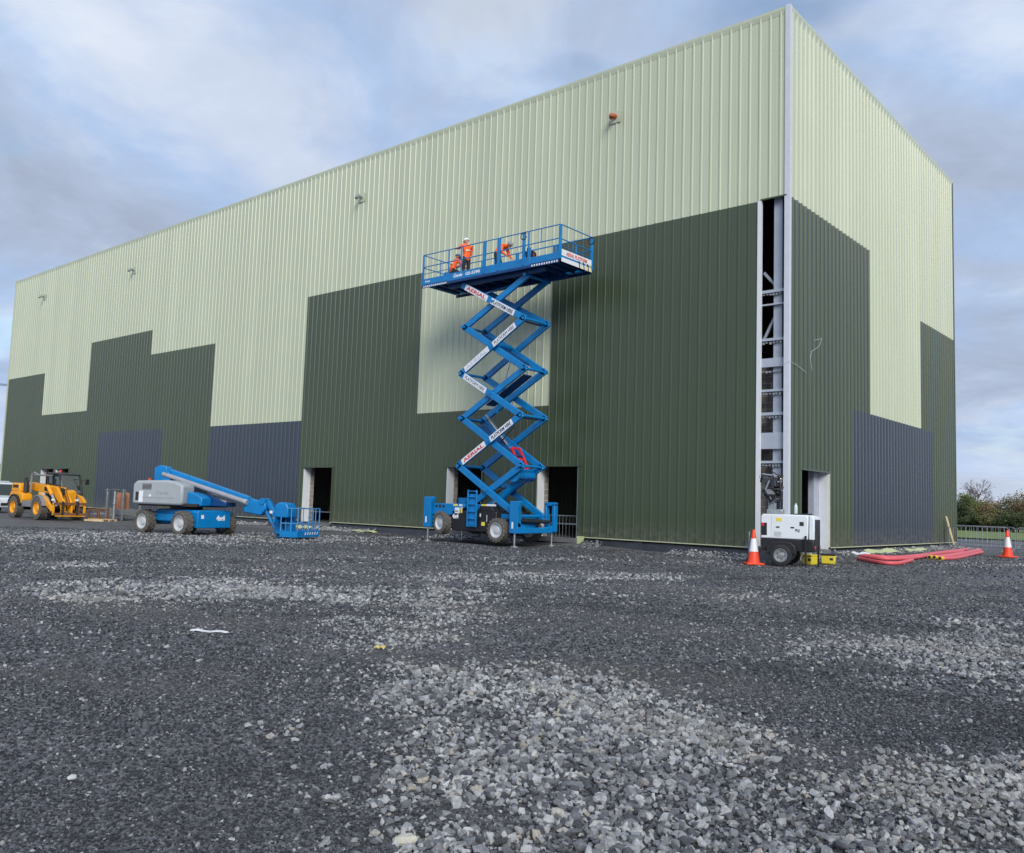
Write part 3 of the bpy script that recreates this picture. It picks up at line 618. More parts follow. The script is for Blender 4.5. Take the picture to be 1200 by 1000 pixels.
# cross tubes between the two arm stacks
for i in range(6):
    for rgt in (False, True):
        x, z = node(i, rgt)
        MB().cyl((x, -0.53, z), (x, 0.53, z), 0.055, n=10).build('cross_tube', BLUE, lift)
        MB().beam((x-(0.16 if rgt else -0.16), -0.53, z-0.07), (x-(0.16 if rgt else -0.16), 0.53, z-0.07), 0.16, 0.03).build('cross_plate', DBLUE, lift) if i in (1, 3) else None
for i, (f0, f1) in ((1, (0.15, 0.85)), (2, (0.1, 0.7)), (3, (0.15, 0.8))):
    a, b = node(i, i % 2 == 0), node(i+1, i % 2 == 1)
    p = lambda t: (a[0]+(b[0]-a[0])*t, 0, a[1]+(b[1]-a[1])*t)
    q0, q1 = p(f0), p(f1); MB().beam((q0[0], 0.0, q0[2]), (q1[0], 0.0, q1[2]), 0.5, 0.06).build('arm_web', DBLUE, lift, bevel=0.01)
# lift cylinders
def ram(p0, p1, r, f=0.55):
    p0, p1 = Vector(p0), Vector(p1); md = p0.lerp(p1, f)
    b = MB().cyl(p0, md, r, n=16).build('ram_barrel', BLUE, lift); MB().cyl(md, p1, r*0.55, n=12).build('ram_rod', CHROME, b)
    return b
ram((1.75, 0.1, 3.0), (-0.35, 0.1, 5.15), 0.11, 0.42); ram((1.9, -0.12, 2.75), (0.2, -0.12, 1.35), 0.17, 0.7); ram((0.3, 0.0, 5.2), (0.95, 0.0, 7.35), 0.06, 0.3)
MB().cyl((1.72, -0.5, 2.72), (1.72, 0.5, 2.72), 0.27, n=24).build('torque_tube', BLUE, lift)
MB().box(1.35, 2.1, -0.42, 0.42, 2.55, 2.63).build('ram_bracket', DBLUE, lift, bevel=0.02)
MB().lathe([(0.12, -0.5), (0.12, 0.5)], (0.45, 0, 7.9), (0, 1, 0), 16).build('torque_tube', BLUE, lift)
for x, z in ((-0.2, 1.75), (0.4, 2.0), (0.9, 2.25)):
    pts = [(x, -0.45, z), (x+0.2, -0.3, z-0.05), (x+0.6, -0.1, z+0.25), (x+1.0, 0.1, z+0.5)]
    MB().tube(pts, 0.02, 6).build('hydraulic_hose', BLACK, lift)
pts = [(-0.35, -0.45, 4.65), (0.25, -0.2, 4.05), (0.45, 0, 3.95), (1.15, 0.1, 4.65), (0.75, 0.2, 5.35)]
MB().tube(pts, 0.02, 6).build('hydraulic_hose', BLACK, lift)
# red maintenance prop
m0 = None
rd = empty('safety_prop', (0, 0, 0)); rd.parent = lift
for y in (-0.18, 0.30):
    MB().beam((1.28, y, 3.80), (1.78, y, 2.98), 0.07, 0.09).build('prop_rail', RED, rd, bevel=0.01)
for t in (0.02, 0.55, 0.96):
    x, z = 1.28+0.5*t, 3.80-0.82*t; MB().beam((x, -0.18, z), (x, 0.30, z), 0.07, 0.08).build('prop_rung', RED, rd, bevel=0.01)
# banners on the outer arms
def arm_banner(i, t0, t1, body, m_, bold, w=0.86):
    a, b = node(i, i % 2 == 1), node(i+1, i % 2 == 0)
    if a[0] > b[0]: a, b = b, a
    A, B = Vector((a[0], 0, a[1])), Vector((b[0], 0, b[1])); d = (B-A).normalized(); u = Vector((0, -1, 0)).cross(d)*-1
    if u.z < 0: u = -u
    p0, p1 = A.lerp(B, t0), A.lerp(B, t1); L = (p1-p0).length; hw = 0.118; y = -0.777
    q = [p0-u*hw, p1-u*hw, p1+u*hw, p0+u*hw]
    m = MB(); m.add([(v.x, y, v.z) for v in q]+[(v.x, y-0.004, v.z) for v in q], [(0, 1, 2, 3), (7, 6, 5, 4), (0, 4, 5, 1), (1, 5, 6, 2), (2, 6, 7, 3), (3, 7, 4, 0)])
    bn = m.build('arm_banner', STICK, lift, smooth=0)
    if body:
        o = p0+d*(L*(1-w)/2)-u*0.07; text('lettering', body, 0.20, m_, bn, (o.x, y-0.004, o.z), d, u, width=L*w, bold=bold)
arm_banner(0, 0.04, 0.42, 'AERIAL', REDL, 0.006); arm_banner(0, 0.48, 0.86, 'PLATFORM HIRE', NAVYL, 0.004)
arm_banner(1, 0.53, 0.88, 'PLATFORM HIRE', NAVYL, 0.0); arm_banner(1, 0.07, 0.46, 'AERIAL', mat('faded_lettering', S(176, 186, 206), 0.5), 0.0)
arm_banner(2, 0.06, 0.44, 'PLATFORM HIRE', NAVYL, 0.0)
arm_banner(3, 0.53, 0.88, 'PLATFORM HIRE', NAVYL, 0.004); arm_banner(3, 0.07, 0.45, 'AERIAL', REDL, 0.006)
# platform
pf = empty('platform', (0, 0, 0)); pf.parent = lift
PX0, PX1, PY0, PY1, PD = -3.29, 4.02, -0.95, 1.05, 10.86
CX0, CX1 = -1.78, 2.55
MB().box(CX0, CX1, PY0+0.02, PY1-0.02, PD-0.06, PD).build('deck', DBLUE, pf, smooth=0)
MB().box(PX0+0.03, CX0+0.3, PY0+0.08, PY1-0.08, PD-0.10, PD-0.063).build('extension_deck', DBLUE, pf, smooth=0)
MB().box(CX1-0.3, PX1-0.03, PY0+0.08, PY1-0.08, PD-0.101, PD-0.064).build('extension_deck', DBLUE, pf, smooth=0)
for y in (PY0, PY1):
    s = -1 if y < 0 else 1
    f = MB().box(CX0-0.05, CX1+0.05, y-0.03, y+0.03, PD-0.30, PD+0.12).build('side_beam', BLUE, pf, bevel=0.012)
    MB().box(CX0-0.05, CX1+0.05, y+s*0.032, y+s*0.05, PD-0.30, PD-0.20).build('beam_lip', DBLUE, f, smooth=0)
    for a, b in ((PX0, CX0-0.06), (CX1+0.06, PX1)):
        MB().box(a, b, y-0.02, y+0.02, PD-0.16, PD+0.10).build('toe_board', BLUE, pf, bevel=0.01)
        MB().box(a, b, y+s*0.022, y+s*0.03, PD-0.30, PD-0.165).build('lower_rail', DBLUE, pf, smooth=0)
        k = int((b-a)/0.12)
        for j in range(k):
            x = a+0.07+j*0.12; MB().box(x, x+0.065, y+s*0.031, y+s*0.034, PD-0.275, PD-0.20).build('reflector', STICK, pf, smooth=0)
for x in (PX0, PX1):
    MB().box(x-0.02, x+0.02, PY0+0.022, PY1-0.022, PD-0.17, PD+0.10).build('toe_board', BLUE, pf, bevel=0.01)
for x in np.arange(CX0+0.25, CX1, 0.62):
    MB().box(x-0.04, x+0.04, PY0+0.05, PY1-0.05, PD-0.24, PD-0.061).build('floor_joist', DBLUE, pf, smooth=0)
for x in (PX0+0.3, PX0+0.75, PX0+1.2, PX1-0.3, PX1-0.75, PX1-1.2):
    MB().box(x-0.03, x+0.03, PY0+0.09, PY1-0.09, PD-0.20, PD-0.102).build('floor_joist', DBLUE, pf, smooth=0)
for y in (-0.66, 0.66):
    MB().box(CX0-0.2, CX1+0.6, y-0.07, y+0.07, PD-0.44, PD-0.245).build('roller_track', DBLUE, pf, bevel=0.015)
MB().beam((-0.15, -0.4, 10.05), (0.75, 0.5, 10.55), 0.05, 0.05).build('deck_strut', BLUE, pf)
RT_ = PD+1.14
def rail(p0, p1, r=0.022): MB().cyl(p0, p1, r, n=8).build('guard_rail', BLUE, pf)
def post(x, y, z0=PD-0.16, z1=RT_, w=0.05, m_=BLUE): MB().box(x-w/2, x+w/2, y-w/2, y+w/2, z0, z1).build('guard_post', m_, pf, bevel=0.006)
for y in (PY0, PY1):
    rail((PX0, y, RT_), (PX1, y, RT_)); rail((PX0, y, PD+0.62), (PX1, y, PD+0.62)); rail((PX0, y, PD+0.32), (CX0, y, PD+0.32), 0.016); rail((CX1-1.3, y, PD+0.36), (PX1, y, PD+0.36), 0.016)
    for x, w_ in ((PX0, 0.06), (CX0, 0.05), (CX0+0.72, 0.04), (0.22, 0.11), (0.98, 0.11), (2.26, 0.10), (2.5, 0.05), (PX1, 0.09)): post(x, y, w=w_)
    post(3.1, y, PD+0.62, RT_, 0.03)
for x in (PX0, PX1):
    rail((x, PY0, RT_), (x, PY1, RT_)); rail((x, PY0, PD+0.60), (x, PY1, PD+0.60)); post(x, 0.05, PD, RT_ if x < 0 else PD+0.6, 0.03)
rail((PX1, PY0, PD+0.34), (PX1, PY1, PD+0.30), 0.014)
# end banner, side lettering, hazard chevrons
eb = MB().box(PX1+0.021, PX1+0.027, PY0+0.06, PY1-0.02, PD-0.02, PD+0.22).build('end_banner', STICK, pf, smooth=0)
text('lettering', 'AERIAL PLATFORM', 0.19, REDL, eb, (PX1+0.027, PY0+0.35, PD+0.03), (0, 1, 0), (0, 0, 1), width=1.3, bold=0.004)
hz = MB().box(PX1+0.022, PX1+0.026, PY0+0.06, PY1-0.02, PD-0.25, PD-0.09).build('end_sill', STICK, pf, smooth=0)
for k in range(6):
    y = PY1-0.12-0.14*k; m = MB(); m.add([(PX1+0.029, y, PD-0.25), (PX1+0.029, y+0.06, PD-0.25), (PX1+0.029, y+0.0, PD+0.02), (PX1+0.029, y-0.06, PD+0.02)], [(0, 1, 2, 3)]); m.build('hazard_stripe', BLACK if k % 2 else YSTK, hz, smooth=0)
text('lettering', 'Genie', 0.2, STICK, pf, (-1.45, PY0-0.03, PD-0.09), (1, 0, 0), (0, 0, 1), width=0.5, bold=0.006, italic=0.2)
text('lettering', 'GS-5390', 0.17, STICK, pf, (-0.78, PY0-0.03, PD-0.09), (1, 0, 0), (0, 0, 1), width=0.8, bold=0.006)
text('lettering', 'Genie', 0.11, STICK, pf, (PX0+0.15, PY0-0.02, PD-0.06), (1, 0, 0), (0, 0, 1), width=0.3, bold=0.003)
cb = MB().box(PX0+0.35, PX0+0.62, 0.2, 0.62, PD+0.25, PD+0.75).build('control_box', BLACK, pf, bevel=0.03)
MB().box(PX0+0.62, PX0+0.63, 0.28, 0.5, PD+0.5, PD+0.66).build('control_face', STICK, cb)
MB().box(PX0+0.15, PX0+0.34, 0.1, 0.5, PD+0.3, PD+0.62).build('control_bracket', BLUE, pf, bevel=0.02)
for (x, y, z) in ((2.27, PY0, RT_-0.05), (PX1, PY1, RT_-0.03)):
    pts = [(x+0.14*math.cos(t), y-0.05, z-0.11+0.14*math.sin(t)) for t in np.linspace(0.5, 6.2, 12)]; MB().tube(pts, 0.018, 6).build('cable_loop', BLACK, pf)
for y in (PY0+0.12, PY1-0.12):
    MB().box(2.32, 2.50, y-0.03, y+0.03, PD, PD+0.55).build('gate_plate', BLUE, pf, bevel=0.02)
# chassis
ch = empty('chassis', (0, 0, 0)); ch.parent = lift
MB().prism([(-2.0, 0.55), (2.1, 0.55), (2.1, 1.02), (-1.1, 1.02), (-1.4, 1.25), (-2.1, 1.3), (-2.25, 0.9)], 'y', -0.5, 0.5).build('main_frame', BLUE, ch, bevel=0.03)
for s in (-1, 1):
    y0, y1 = sorted((s*0.52, s*1.0))
    MB().box(-1.0, 1.35, y0, y1, 0.50, 1.30).build('engine_tray', BLACK, ch, bevel=0.03)
    MB().prism([(-2.15, 1.10), (-1.05, 1.10), (-0.3, 1.42), (-0.3, 1.55), (-2.05, 1.55)], 'y', y0, y1).build('tray_cover', BLUE, ch, bevel=0.02)
    MB().prism([(0.36, 1.30), (1.2, 1.30), (1.05, 1.5), (0.5, 1.5)], 'y', y0, y1-0.0).build('hood', BLACK, ch, bevel=0.02)
fy = -1.0
text('lettering', '4x4', 0.24, STICK, ch, (-0.98, fy, 0.98), (1, 0, 0), (0, 0, 1), width=0.34, bold=0.012)
def decal(x0, x1, z0, z1, m_, y=fy-0.003, nm='decal'): MB().box(x0, x1, y-0.004, y, z0, z1).build(nm, m_, ch, smooth=0)
decal(-0.88, -0.66, 1.24, 1.44-0.16, STICK); decal(0.60, 0.78, 0.74, 0.88, YSTK); decal(0.50, 0.56, 1.08, 1.2, STICK); decal(0.86, 0.885, 0.9, 1.16, STICK)
decal(-0.94, -0.70, 1.46, 1.53, YSTK); decal(-0.62, -0.45, 1.46, 1.53, STICK); decal(-0.85, -0.58, 1.18, 1.40, STICK); decal(-0.53, -0.44, 1.2, 1.42, YSTK)
MB().box(0.56, 0.80, -1.004, -0.7, 1.5, 1.56).build('warning_plate', YSTK, ch); MB().box(0.83, 1.05, -1.004, -0.7, 1.5, 1.57).build('warning_plate', STICK, ch)
for x0 in (-1.95, -1.75, -1.55): MB().box(x0, x0+0.12, -1.006, -0.998, 1.38, 1.48).build('vent_slot', BLACK, ch, smooth=0)
# ladder
ld = empty('ladder', (0, 0, 0)); ld.parent = lift
for x in (-0.05, 0.40): MB().box(x-0.025, x+0.025, -1.14, -1.08, 0.68, 2.1).build('ladder_rail', BLUE, ld, bevel=0.006)
for z in (0.72, 1.0, 1.28, 1.56, 1.84, 2.06): MB().box(-0.02, 0.37, -1.15, -1.02, z-0.03, z+0.01).build('ladder_rung', BLUE, ld, bevel=0.005)
MB().box(-0.02, 0.37, -1.075, -1.055, 0.75, 1.95).build('ladder_back', BLUE, ld, smooth=0)
# wheels, axles
for x, z, st in ((-1.55, 0.78, R(-12)), (1.46, 0.60, 0)):
    for s in (-1, 1):
        wheel(lift, (x, s*0.97, z), s, 0.46, 0.36, 0.29, RIMW, 18, steer=st if s < 0 else 0)
    MB().cyl((x, -0.85, z), (x, 0.85, z), 0.10, n=12).build('axle', DARKM, ch)
# outriggers
def outrigger(x0, x1, y, zb, zt, tip):
    e = empty('outrigger', (0, 0, 0)); e.parent = lift
    MB().prism([(x0, zb), (x1-0.12, zb), (x1-0.1, zb+0.25), (x1-0.1, zt-0.2), (x1, zt-0.05), (x1, zt), (x0, zt)], 'y', y-0.11, y+0.11).build('outrigger_post', BLUE, e, bevel=0.02)
    xm = (x0+x1)/2-0.06
    MB().cyl((xm, y, tip), (xm, y, zb+0.05), 0.04, n=12).build('jack_rod', CHROME, e)
    MB().cyl((xm, y, tip-0.02), (xm, y, tip+0.04), 0.14, n=16).build('foot_pad', GALV, e)
    MB().box(x0+0.12, x0+0.2, y-0.115, y-0.11, zb+0.18, zb+0.42).build('decal', STICK, e, smooth=0)
g = lambda x, y: gz(LX+x, LY+y)
outrigger(-2.52, -2.02, -1.0, 0.58, 1.80, g(-2.3, -1)+0.02); outrigger(-2.52, -2.02, 1.0, 0.58, 1.80, g(-2.3, 1)+0.02)
outrigger(2.10, 2.60, -1.0, 0.52, 1.72, g(2.3, -1)+0.02)
e = empty('outrigger', (0, 0, 0)); e.parent = lift
MB().box(2.10, 2.20, 0.98, 1.2, 0.72, 1.66).build('outrigger_post', BLUE, e, bevel=0.02)
MB().box(2.46, 2.60, 0.98, 1.2, 0.58, 1.66).build('outrigger_post', BLUE, e, bevel=0.02)
MB().box(2.10, 2.60, 0.98, 1.2, 1.58, 1.72).build('outrigger_head', BLUE, e, bevel=0.02)
MB().cyl((2.4, 1.09, g(2.4, 1.09)), (2.4, 1.09, 0.66), 0.04, n=12).build('jack_rod', CHROME, e)
MB().cyl((2.4, 1.09, g(2.4, 1.09)-0.02), (2.4, 1.09, g(2.4, 1.09)+0.04), 0.14, n=16).build('foot_pad', GALV, e)
MB().prism([(-1.1, 0.52), (1.2, 0.52), (1.2, 0.86), (0.9, 0.78), (0.2, 0.72), (-0.6, 0.74), (-0.89, 0.86), (-1.1, 1.0)], 'x', 2.16, 2.5).build('end_beam', BLUE, ch, bevel=0.03)
MB().prism([(-1.1, 0.58), (1.1, 0.58), (1.1, 0.86), (-1.1, 0.86)], 'x', -2.45, -2.15).build('end_beam', BLUE, ch, bevel=0.03)
MB().cyl((2.15, -0.5, 0.98), (2.4, 0.9, 0.95), 0.07, n=12).build('hydraulic_hose', BLACK, ch)
MB().box(1.3, 2.15, -0.35, 0.7, 0.86, 1.06).build('end_machinery', DARKM, ch, bevel=0.04)
for s in (-1, 1): MB().box(1.3, 2.3, s*0.66-0.05, s*0.66+0.05, 1.04, 1.22).build('arm_track', BLUE, ch, bevel=0.01)

# ---------------------------------------------------------------- workers
def person(label, loc, rz, J, helmet, group):
    """one continuous skinned figure; J = joint positions (x forward, y left, z up)"""
    root = empty('person', loc, rz, label, 'person', group)
    order = ['pelvis', 'waist', 'chest', 'neck', 'chin']
    edges = [('pelvis', 'waist'), ('waist', 'chest'), ('chest', 'neck'), ('neck', 'chin')]
    rad = {'pelvis': (0.155, 0.13), 'waist': (0.15, 0.12), 'chest': (0.175, 0.13), 'neck': (0.065, 0.065), 'chin': (0.075, 0.08)}
    kind = {('pelvis', 'waist'): 1, ('waist', 'chest'): 1, ('chest', 'neck'): 1, ('neck', 'chin'): 0}
    for s in 'LR':
        edges += [('chest', 'sh'+s), ('sh'+s, 'el'+s), ('el'+s, 'wr'+s), ('wr'+s, 'ha'+s), ('pelvis', 'hi'+s), ('hi'+s, 'kn'+s), ('kn'+s, 'an'+s), ('an'+s, 'to'+s)]
        for k, v in (('sh', 0.085), ('el', 0.06), ('wr', 0.042), ('ha', 0.045), ('hi', 0.105), ('kn', 0.075), ('an', 0.055), ('to', 0.045)): rad[k+s] = (v, v)
        for a, b, kk in (('chest', 'sh', 1), ('sh', 'el', 1), ('el', 'wr', 1), ('wr', 'ha', 0), ('pelvis', 'hi', 2), ('hi', 'kn', 2), ('kn', 'an', 2), ('an', 'to', 3)):
            kind[(a if a in ('chest', 'pelvis') else a+s, b+s)] = kk
    names = list(rad); idx = {n: i for i, n in enumerate(names)}
    me = bpy.data.meshes.new('body_skel'); me.from_pydata([J[n] for n in names], [(idx[a], idx[b]) for a, b in edges], [])
    o = bpy.data.objects.new('tmp_body', me); col.objects.link(o)
    sk = o.modifiers.new('s', 'SKIN'); sk.use_smooth_shade = True
    for n in names:
        d = me.skin_vertices[0].data[idx[n]]; d.radius = rad[n]; d.use_root = (n == 'pelvis')
    ss = o.modifiers.new('u', 'SUBSURF'); ss.levels = 2; ss.render_levels = 2
    bpy.context.view_layer.update()
    bm_ = bpy.data.meshes.new_from_object(o.evaluated_get(bpy.context.evaluated_depsgraph_get())); bpy.data.objects.remove(o)
    # head with face, fingers: joined into the same body mesh
    bm = bmesh.new(); bm.from_mesh(bm_); nbody = len(bm.faces)
    hd = Vector(J['head']); fwd = Vector(J['face']).normalized()
    ex = MB(); ex.ball(hd, (0.082, 0.078, 0.115), 14, 10)
    sd = fwd.cross(Vector((0, 0, 1)));  sd.normalize(); upv = sd.cross(fwd)
    ex.cyl(hd+fwd*0.07-upv*0.03, hd+fwd*0.105-upv*0.035, 0.018, 0.012, 6)
    for s in (-1, 1):
        ex.ball(hd+sd*(s*0.08)-upv*0.01, (0.02, 0.02, 0.033), 6, 5); ex.ball(hd+fwd*0.072+sd*(s*0.032), 0.012, 6, 5)
    ex.ball(hd+fwd*0.073-upv*0.065, (0.02, 0.02, 0.008), 6, 4)
    for s in 'LR':
        wv, hv = Vector(J['wr'+s]), Vector(J['ha'+s]); d = (hv-wv).normalized(); a = d.cross(Vector((0.3, 0.2, 1))).normalized(); b = d.cross(a)
        for k, (off, ln) in enumerate(((-0.03, 0.07), (-0.01, 0.082), (0.012, 0.076), (0.032, 0.06))):
            p = hv+a*off; ex.tube([p-d*0.02, p+d*ln*0.5, p+d*ln*0.85+b*0.02], [0.011, 0.010, 0.008], 6)
        p = hv-a*0.035-d*0.05; ex.tube([p, p-a*0.035+d*0.02, p-a*0.045+d*0.06], [0.012, 0.011, 0.009], 6)
    em = ex.mesh('extra'); bm.from_mesh(em); bpy.data.meshes.remove(em)
    bm.faces.ensure_lookup_table()
    seg = [(Vector(J[a]), Vector(J[b]), kind[(a, b)]) for a, b in edges]
    for i, f in enumerate(bm.faces):
        if i >= nbody: f.material_index = 0; continue
        c = f.calc_center_median(); best = 9; kk = 0
        for a, b, k in seg:
            ab = b-a; t = max(0, min(1, (c-a).dot(ab)/ab.length_squared)); dd = (c-(a+ab*t)).length-(0.05 if k == 1 else 0)
            if dd < best: best = dd; kk = k
            
        f.material_index = kk
    bm_.materials.clear()
    for m_ in (SKIN, HIVIS, TROUS, BOOT): bm_.materials.append(m_)
    bm.to_mesh(bm_); bm.free(); bm_.name = 'body'
    bm_.shade_smooth()
    body = bpy.data.objects.new('body', bm_); col.objects.link(body); body.parent = root
    # helmet
    hm = MB(); ax = upv
    hm.lathe([(0.122, 0.005), (0.118, 0.04), (0.10, 0.085), (0.06, 0.12), (0.01, 0.13)], hd+upv*0.02, ax, 18)
    ho = hm.build('helmet', helmet, root)
    pk = MB(); c0 = hd+upv*0.03+fwd*0.09; pk.add([c0+sd*0.09, c0-sd*0.09, c0-sd*0.05+fwd*0.08-upv*0.012, c0+sd*0.05+fwd*0.08-upv*0.012], [(0, 1, 2, 3)])
    pk.add([c0+sd*0.09-upv*.008, c0-sd*0.09-upv*.008, c0-sd*0.05+fwd*0.08-upv*0.02, c0+sd*0.05+fwd*0.08-upv*0.02], [(0, 3, 2, 1)])
    pk.build('helmet_peak', helmet, ho, recalc=False)
    # reflective band round the jacket
    wv, cv = Vector(J['waist']), Vector(J['chest']); ax = (cv-wv).normalized()
    mb = MB(); mb.lathe([(0.150, -0.02), (0.158, -0.02), (0.158, 0.03), (0.150, 0.03)], wv+ax*0.10, ax, 18, closed=True); mb.build('reflective_band', SILV, root)
    return root
def P(**k): return k
WZ = PD+0.005
stand = P(pelvis=(0, 0, 0.96), waist=(0, 0, 1.12), chest=(0.02, 0, 1.36), neck=(0.03, 0, 1.52), chin=(0.05, 0, 1.58), head=(0.06, 0, 1.66), face=(0.95, 0, -0.3),
          shL=(0.02, 0.2, 1.44), elL=(0.27, 0.24, 1.36), wrL=(0.50, 0.16, 1.42), haL=(0.58, 0.14, 1.43), shR=(0.02, -0.2, 1.44), elR=(0.04, -0.27, 1.16), wrR=(0.22, -0.22, 1.06), haR=(0.29, -0.2, 1.06),
          hiL=(0, 0.1, 0.9), knL=(0.03, 0.12, 0.5), anL=(0, 0.13, 0.09), toL=(0.17, 0.15, 0.05), hiR=(0, -0.1, 0.9), knR=(0.02, -0.12, 0.5), anR=(-0.03, -0.13, 0.09), toR=(0.14, -0.15, 0.05))
crouch = P(pelvis=(-0.12, 0, 0.50), waist=(-0.06, 0, 0.66), chest=(0.06, 0, 0.88), neck=(0.12, 0, 1.02), chin=(0.15, 0, 1.08), head=(0.17, 0, 1.15), face=(0.9, 0, -0.4),
           shL=(0.08, 0.2, 0.95), elL=(0.26, 0.25, 0.76), wrL=(0.44, 0.14, 0.86), haL=(0.51, 0.11, 0.88), shR=(0.08, -0.2, 0.95), elR=(0.24, -0.28, 0.72), wrR=(0.44, -0.16, 0.7), haR=(0.51, -0.13, 0.7),
           hiL=(-0.1, 0.11, 0.48), knL=(0.26, 0.16, 0.50), anL=(0.08, 0.15, 0.09), toL=(0.24, 0.17, 0.05), hiR=(-0.1, -0.11, 0.48), knR=(0.18, -0.16, 0.12), anR=(-0.22, -0.14, 0.1), toR=(-0.33, -0.14, 0.05))
bend = P(pelvis=(0, 0, 0.84), waist=(0.1, 0, 0.98), chest=(0.30, 0, 1.10), neck=(0.44, 0, 1.14), chin=(0.50, 0, 1.13), head=(0.58, 0, 1.14), face=(0.75, 0, -0.65),
         shL=(0.34, 0.2, 1.10), elL=(0.42, 0.24, 0.83), wrL=(0.58, 0.16, 0.66), haL=(0.63, 0.14, 0.60), shR=(0.34, -0.2, 1.10), elR=(0.36, -0.26, 0.82), wrR=(0.54, -0.2, 0.68), haR=(0.60, -0.17, 0.63),
         hiL=(0, 0.1, 0.8), knL=(0.12, 0.13, 0.45), anL=(-0.02, 0.14, 0.09), toL=(0.14, 0.16, 0.05), hiR=(0, -0.1, 0.8), knR=(0.10, -0.13, 0.45), anR=(-0.06, -0.14, 0.09), toR=(0.1, -0.16, 0.05))
GP = 'workers on the raised platform'
person('crouching worker in orange hi-vis jacket and blue helmet on the raised platform', (-13.83, -2.15, WZ), R(75), crouch, HBLUE, GP)
person('standing worker in white helmet and orange jacket on the raised platform', (-13.05, -2.2, WZ), R(170), stand, HWHITE, GP)
person('worker in orange jacket and grey helmet bending over on the raised platform', (-11.35, -2.2, WZ), R(12), bend, HGREY, GP)
# things lying on the platform
def bag(x, y, sx, sy, sz, label):
    e = MB(); e.prism([(-sx/2, 0), (sx/2, 0), (sx/2*0.96, sz*0.8), (sx/2*0.8, sz), (-sx/2*0.8, sz), (-sx/2*0.96, sz*0.8)], 'y', -sy/2, sy/2)
    o = e.build('tool_tray', YBOX, None, bevel=0.02); o.location = (x, y, WZ); tag(o, label, 'tray', 'yellow trays on the platform')
for x, lab in ((-14.4, 'small yellow tray beside the black control box on the platform'), (-13.3, 'small yellow tray behind the crouching worker on the platform'), (-12.6, 'small yellow tray behind the standing worker on the platform')): bag(x, -1.75, 0.5, 0.35, 0.36, lab)
o = bag(-10.5, -1.9, 0.75, 0.4, 0.34, 'long yellow tray on the platform floor beside the bending worker')
e = empty('cable_reel', (-9.55, -2.3, WZ), R(10), 'black cable reel standing upright on the platform floor', 'cable reel')
MB().cyl((0, -0.02, 0.5), (0, 0.02, 0.5), 0.19, n=24).build('reel_flange', BLACK, e); MB().cyl((0, 0.2, 0.5), (0, 0.24, 0.5), 0.19, n=24).build('reel_flange', BLACK, e)
MB().cyl((0, 0.02, 0.5), (0, 0.2, 0.5), 0.13, n=20).build('reel_drum', PINKD, e)
for s in (-1, 1): MB().tube([(s*0.16, 0.1, 0.0), (s*0.12, 0.1, 0.3), (0, 0.1, 0.5)], 0.015, 6).build('reel_stand', GALV, e)

# ---------------------------------------------------------------- boom lift
BC = (-20.7, -9.8); bz = gz(*BC)
boom = empty('boom_lift', (BC[0], BC[1], bz), R(23.7), 'blue and grey boom lift with its basket lowered to the stones', 'boom lift')
ca = R(8-23.7); CH = Matrix.Rotation(ca, 4, 'Z')
bch = empty('drive_chassis', (0, 0, 0), ca); bch.parent = boom
MB().prism([(-1.35, 0.42), (1.5, 0.42), (1.5, 0.86), (0.9, 0.98), (-0.9, 0.98), (-1.35, 0.86)], 'y', -0.62, 0.62).build('chassis_body', BLUE, bch, bevel=0.04)
MB().prism([(-0.78, 0.30), (0.78, 0.30), (0.78, 0.92), (0.70, 0.98), (-0.70, 0.98), (-0.78, 0.92)], 'x', 1.2, 1.72).build('front_box', BLUE, bch, bevel=0.03)
text('lettering', '4x4', 0.26, STICK, bch, (1.724, 0.08, 0.6), (0, 1, 0), (0, 0, 1), width=0.42, bold=0.014)
MB().box(1.722, 1.727, -0.62, -0.5, 0.66, 0.8).build('decal', STICK, bch, smooth=0)
MB().box(-1.0, 1.0, -0.78, -0.6, 0.5, 0.8).build('side_tank', BLUE, bch, bevel=0.04)
for x in (-1.15, 1.15):
    MB().cyl((x, -1.0, 0.46), (x, 1.0, 0.46), 0.11, n=12).build('axle', BLUE, bch)
    for s in (-1, 1):
        w_ = wheel(bch, (x, s*1.02, 0.465), s, 0.475, 0.38, 0.30, RIMW, 16)
MB().cyl((0, 0, 0.97), (0, 0, 1.10), 0.62, n=28).build('slew_ring', DARKM, boom)
MB().prism([(-1.5, 1.09), (1.2, 1.09), (1.25, 1.22), (-1.5, 1.22)], 'y', -1.0, 1.0).build('turntable_plate', DARKM, boom, bevel=0.02)
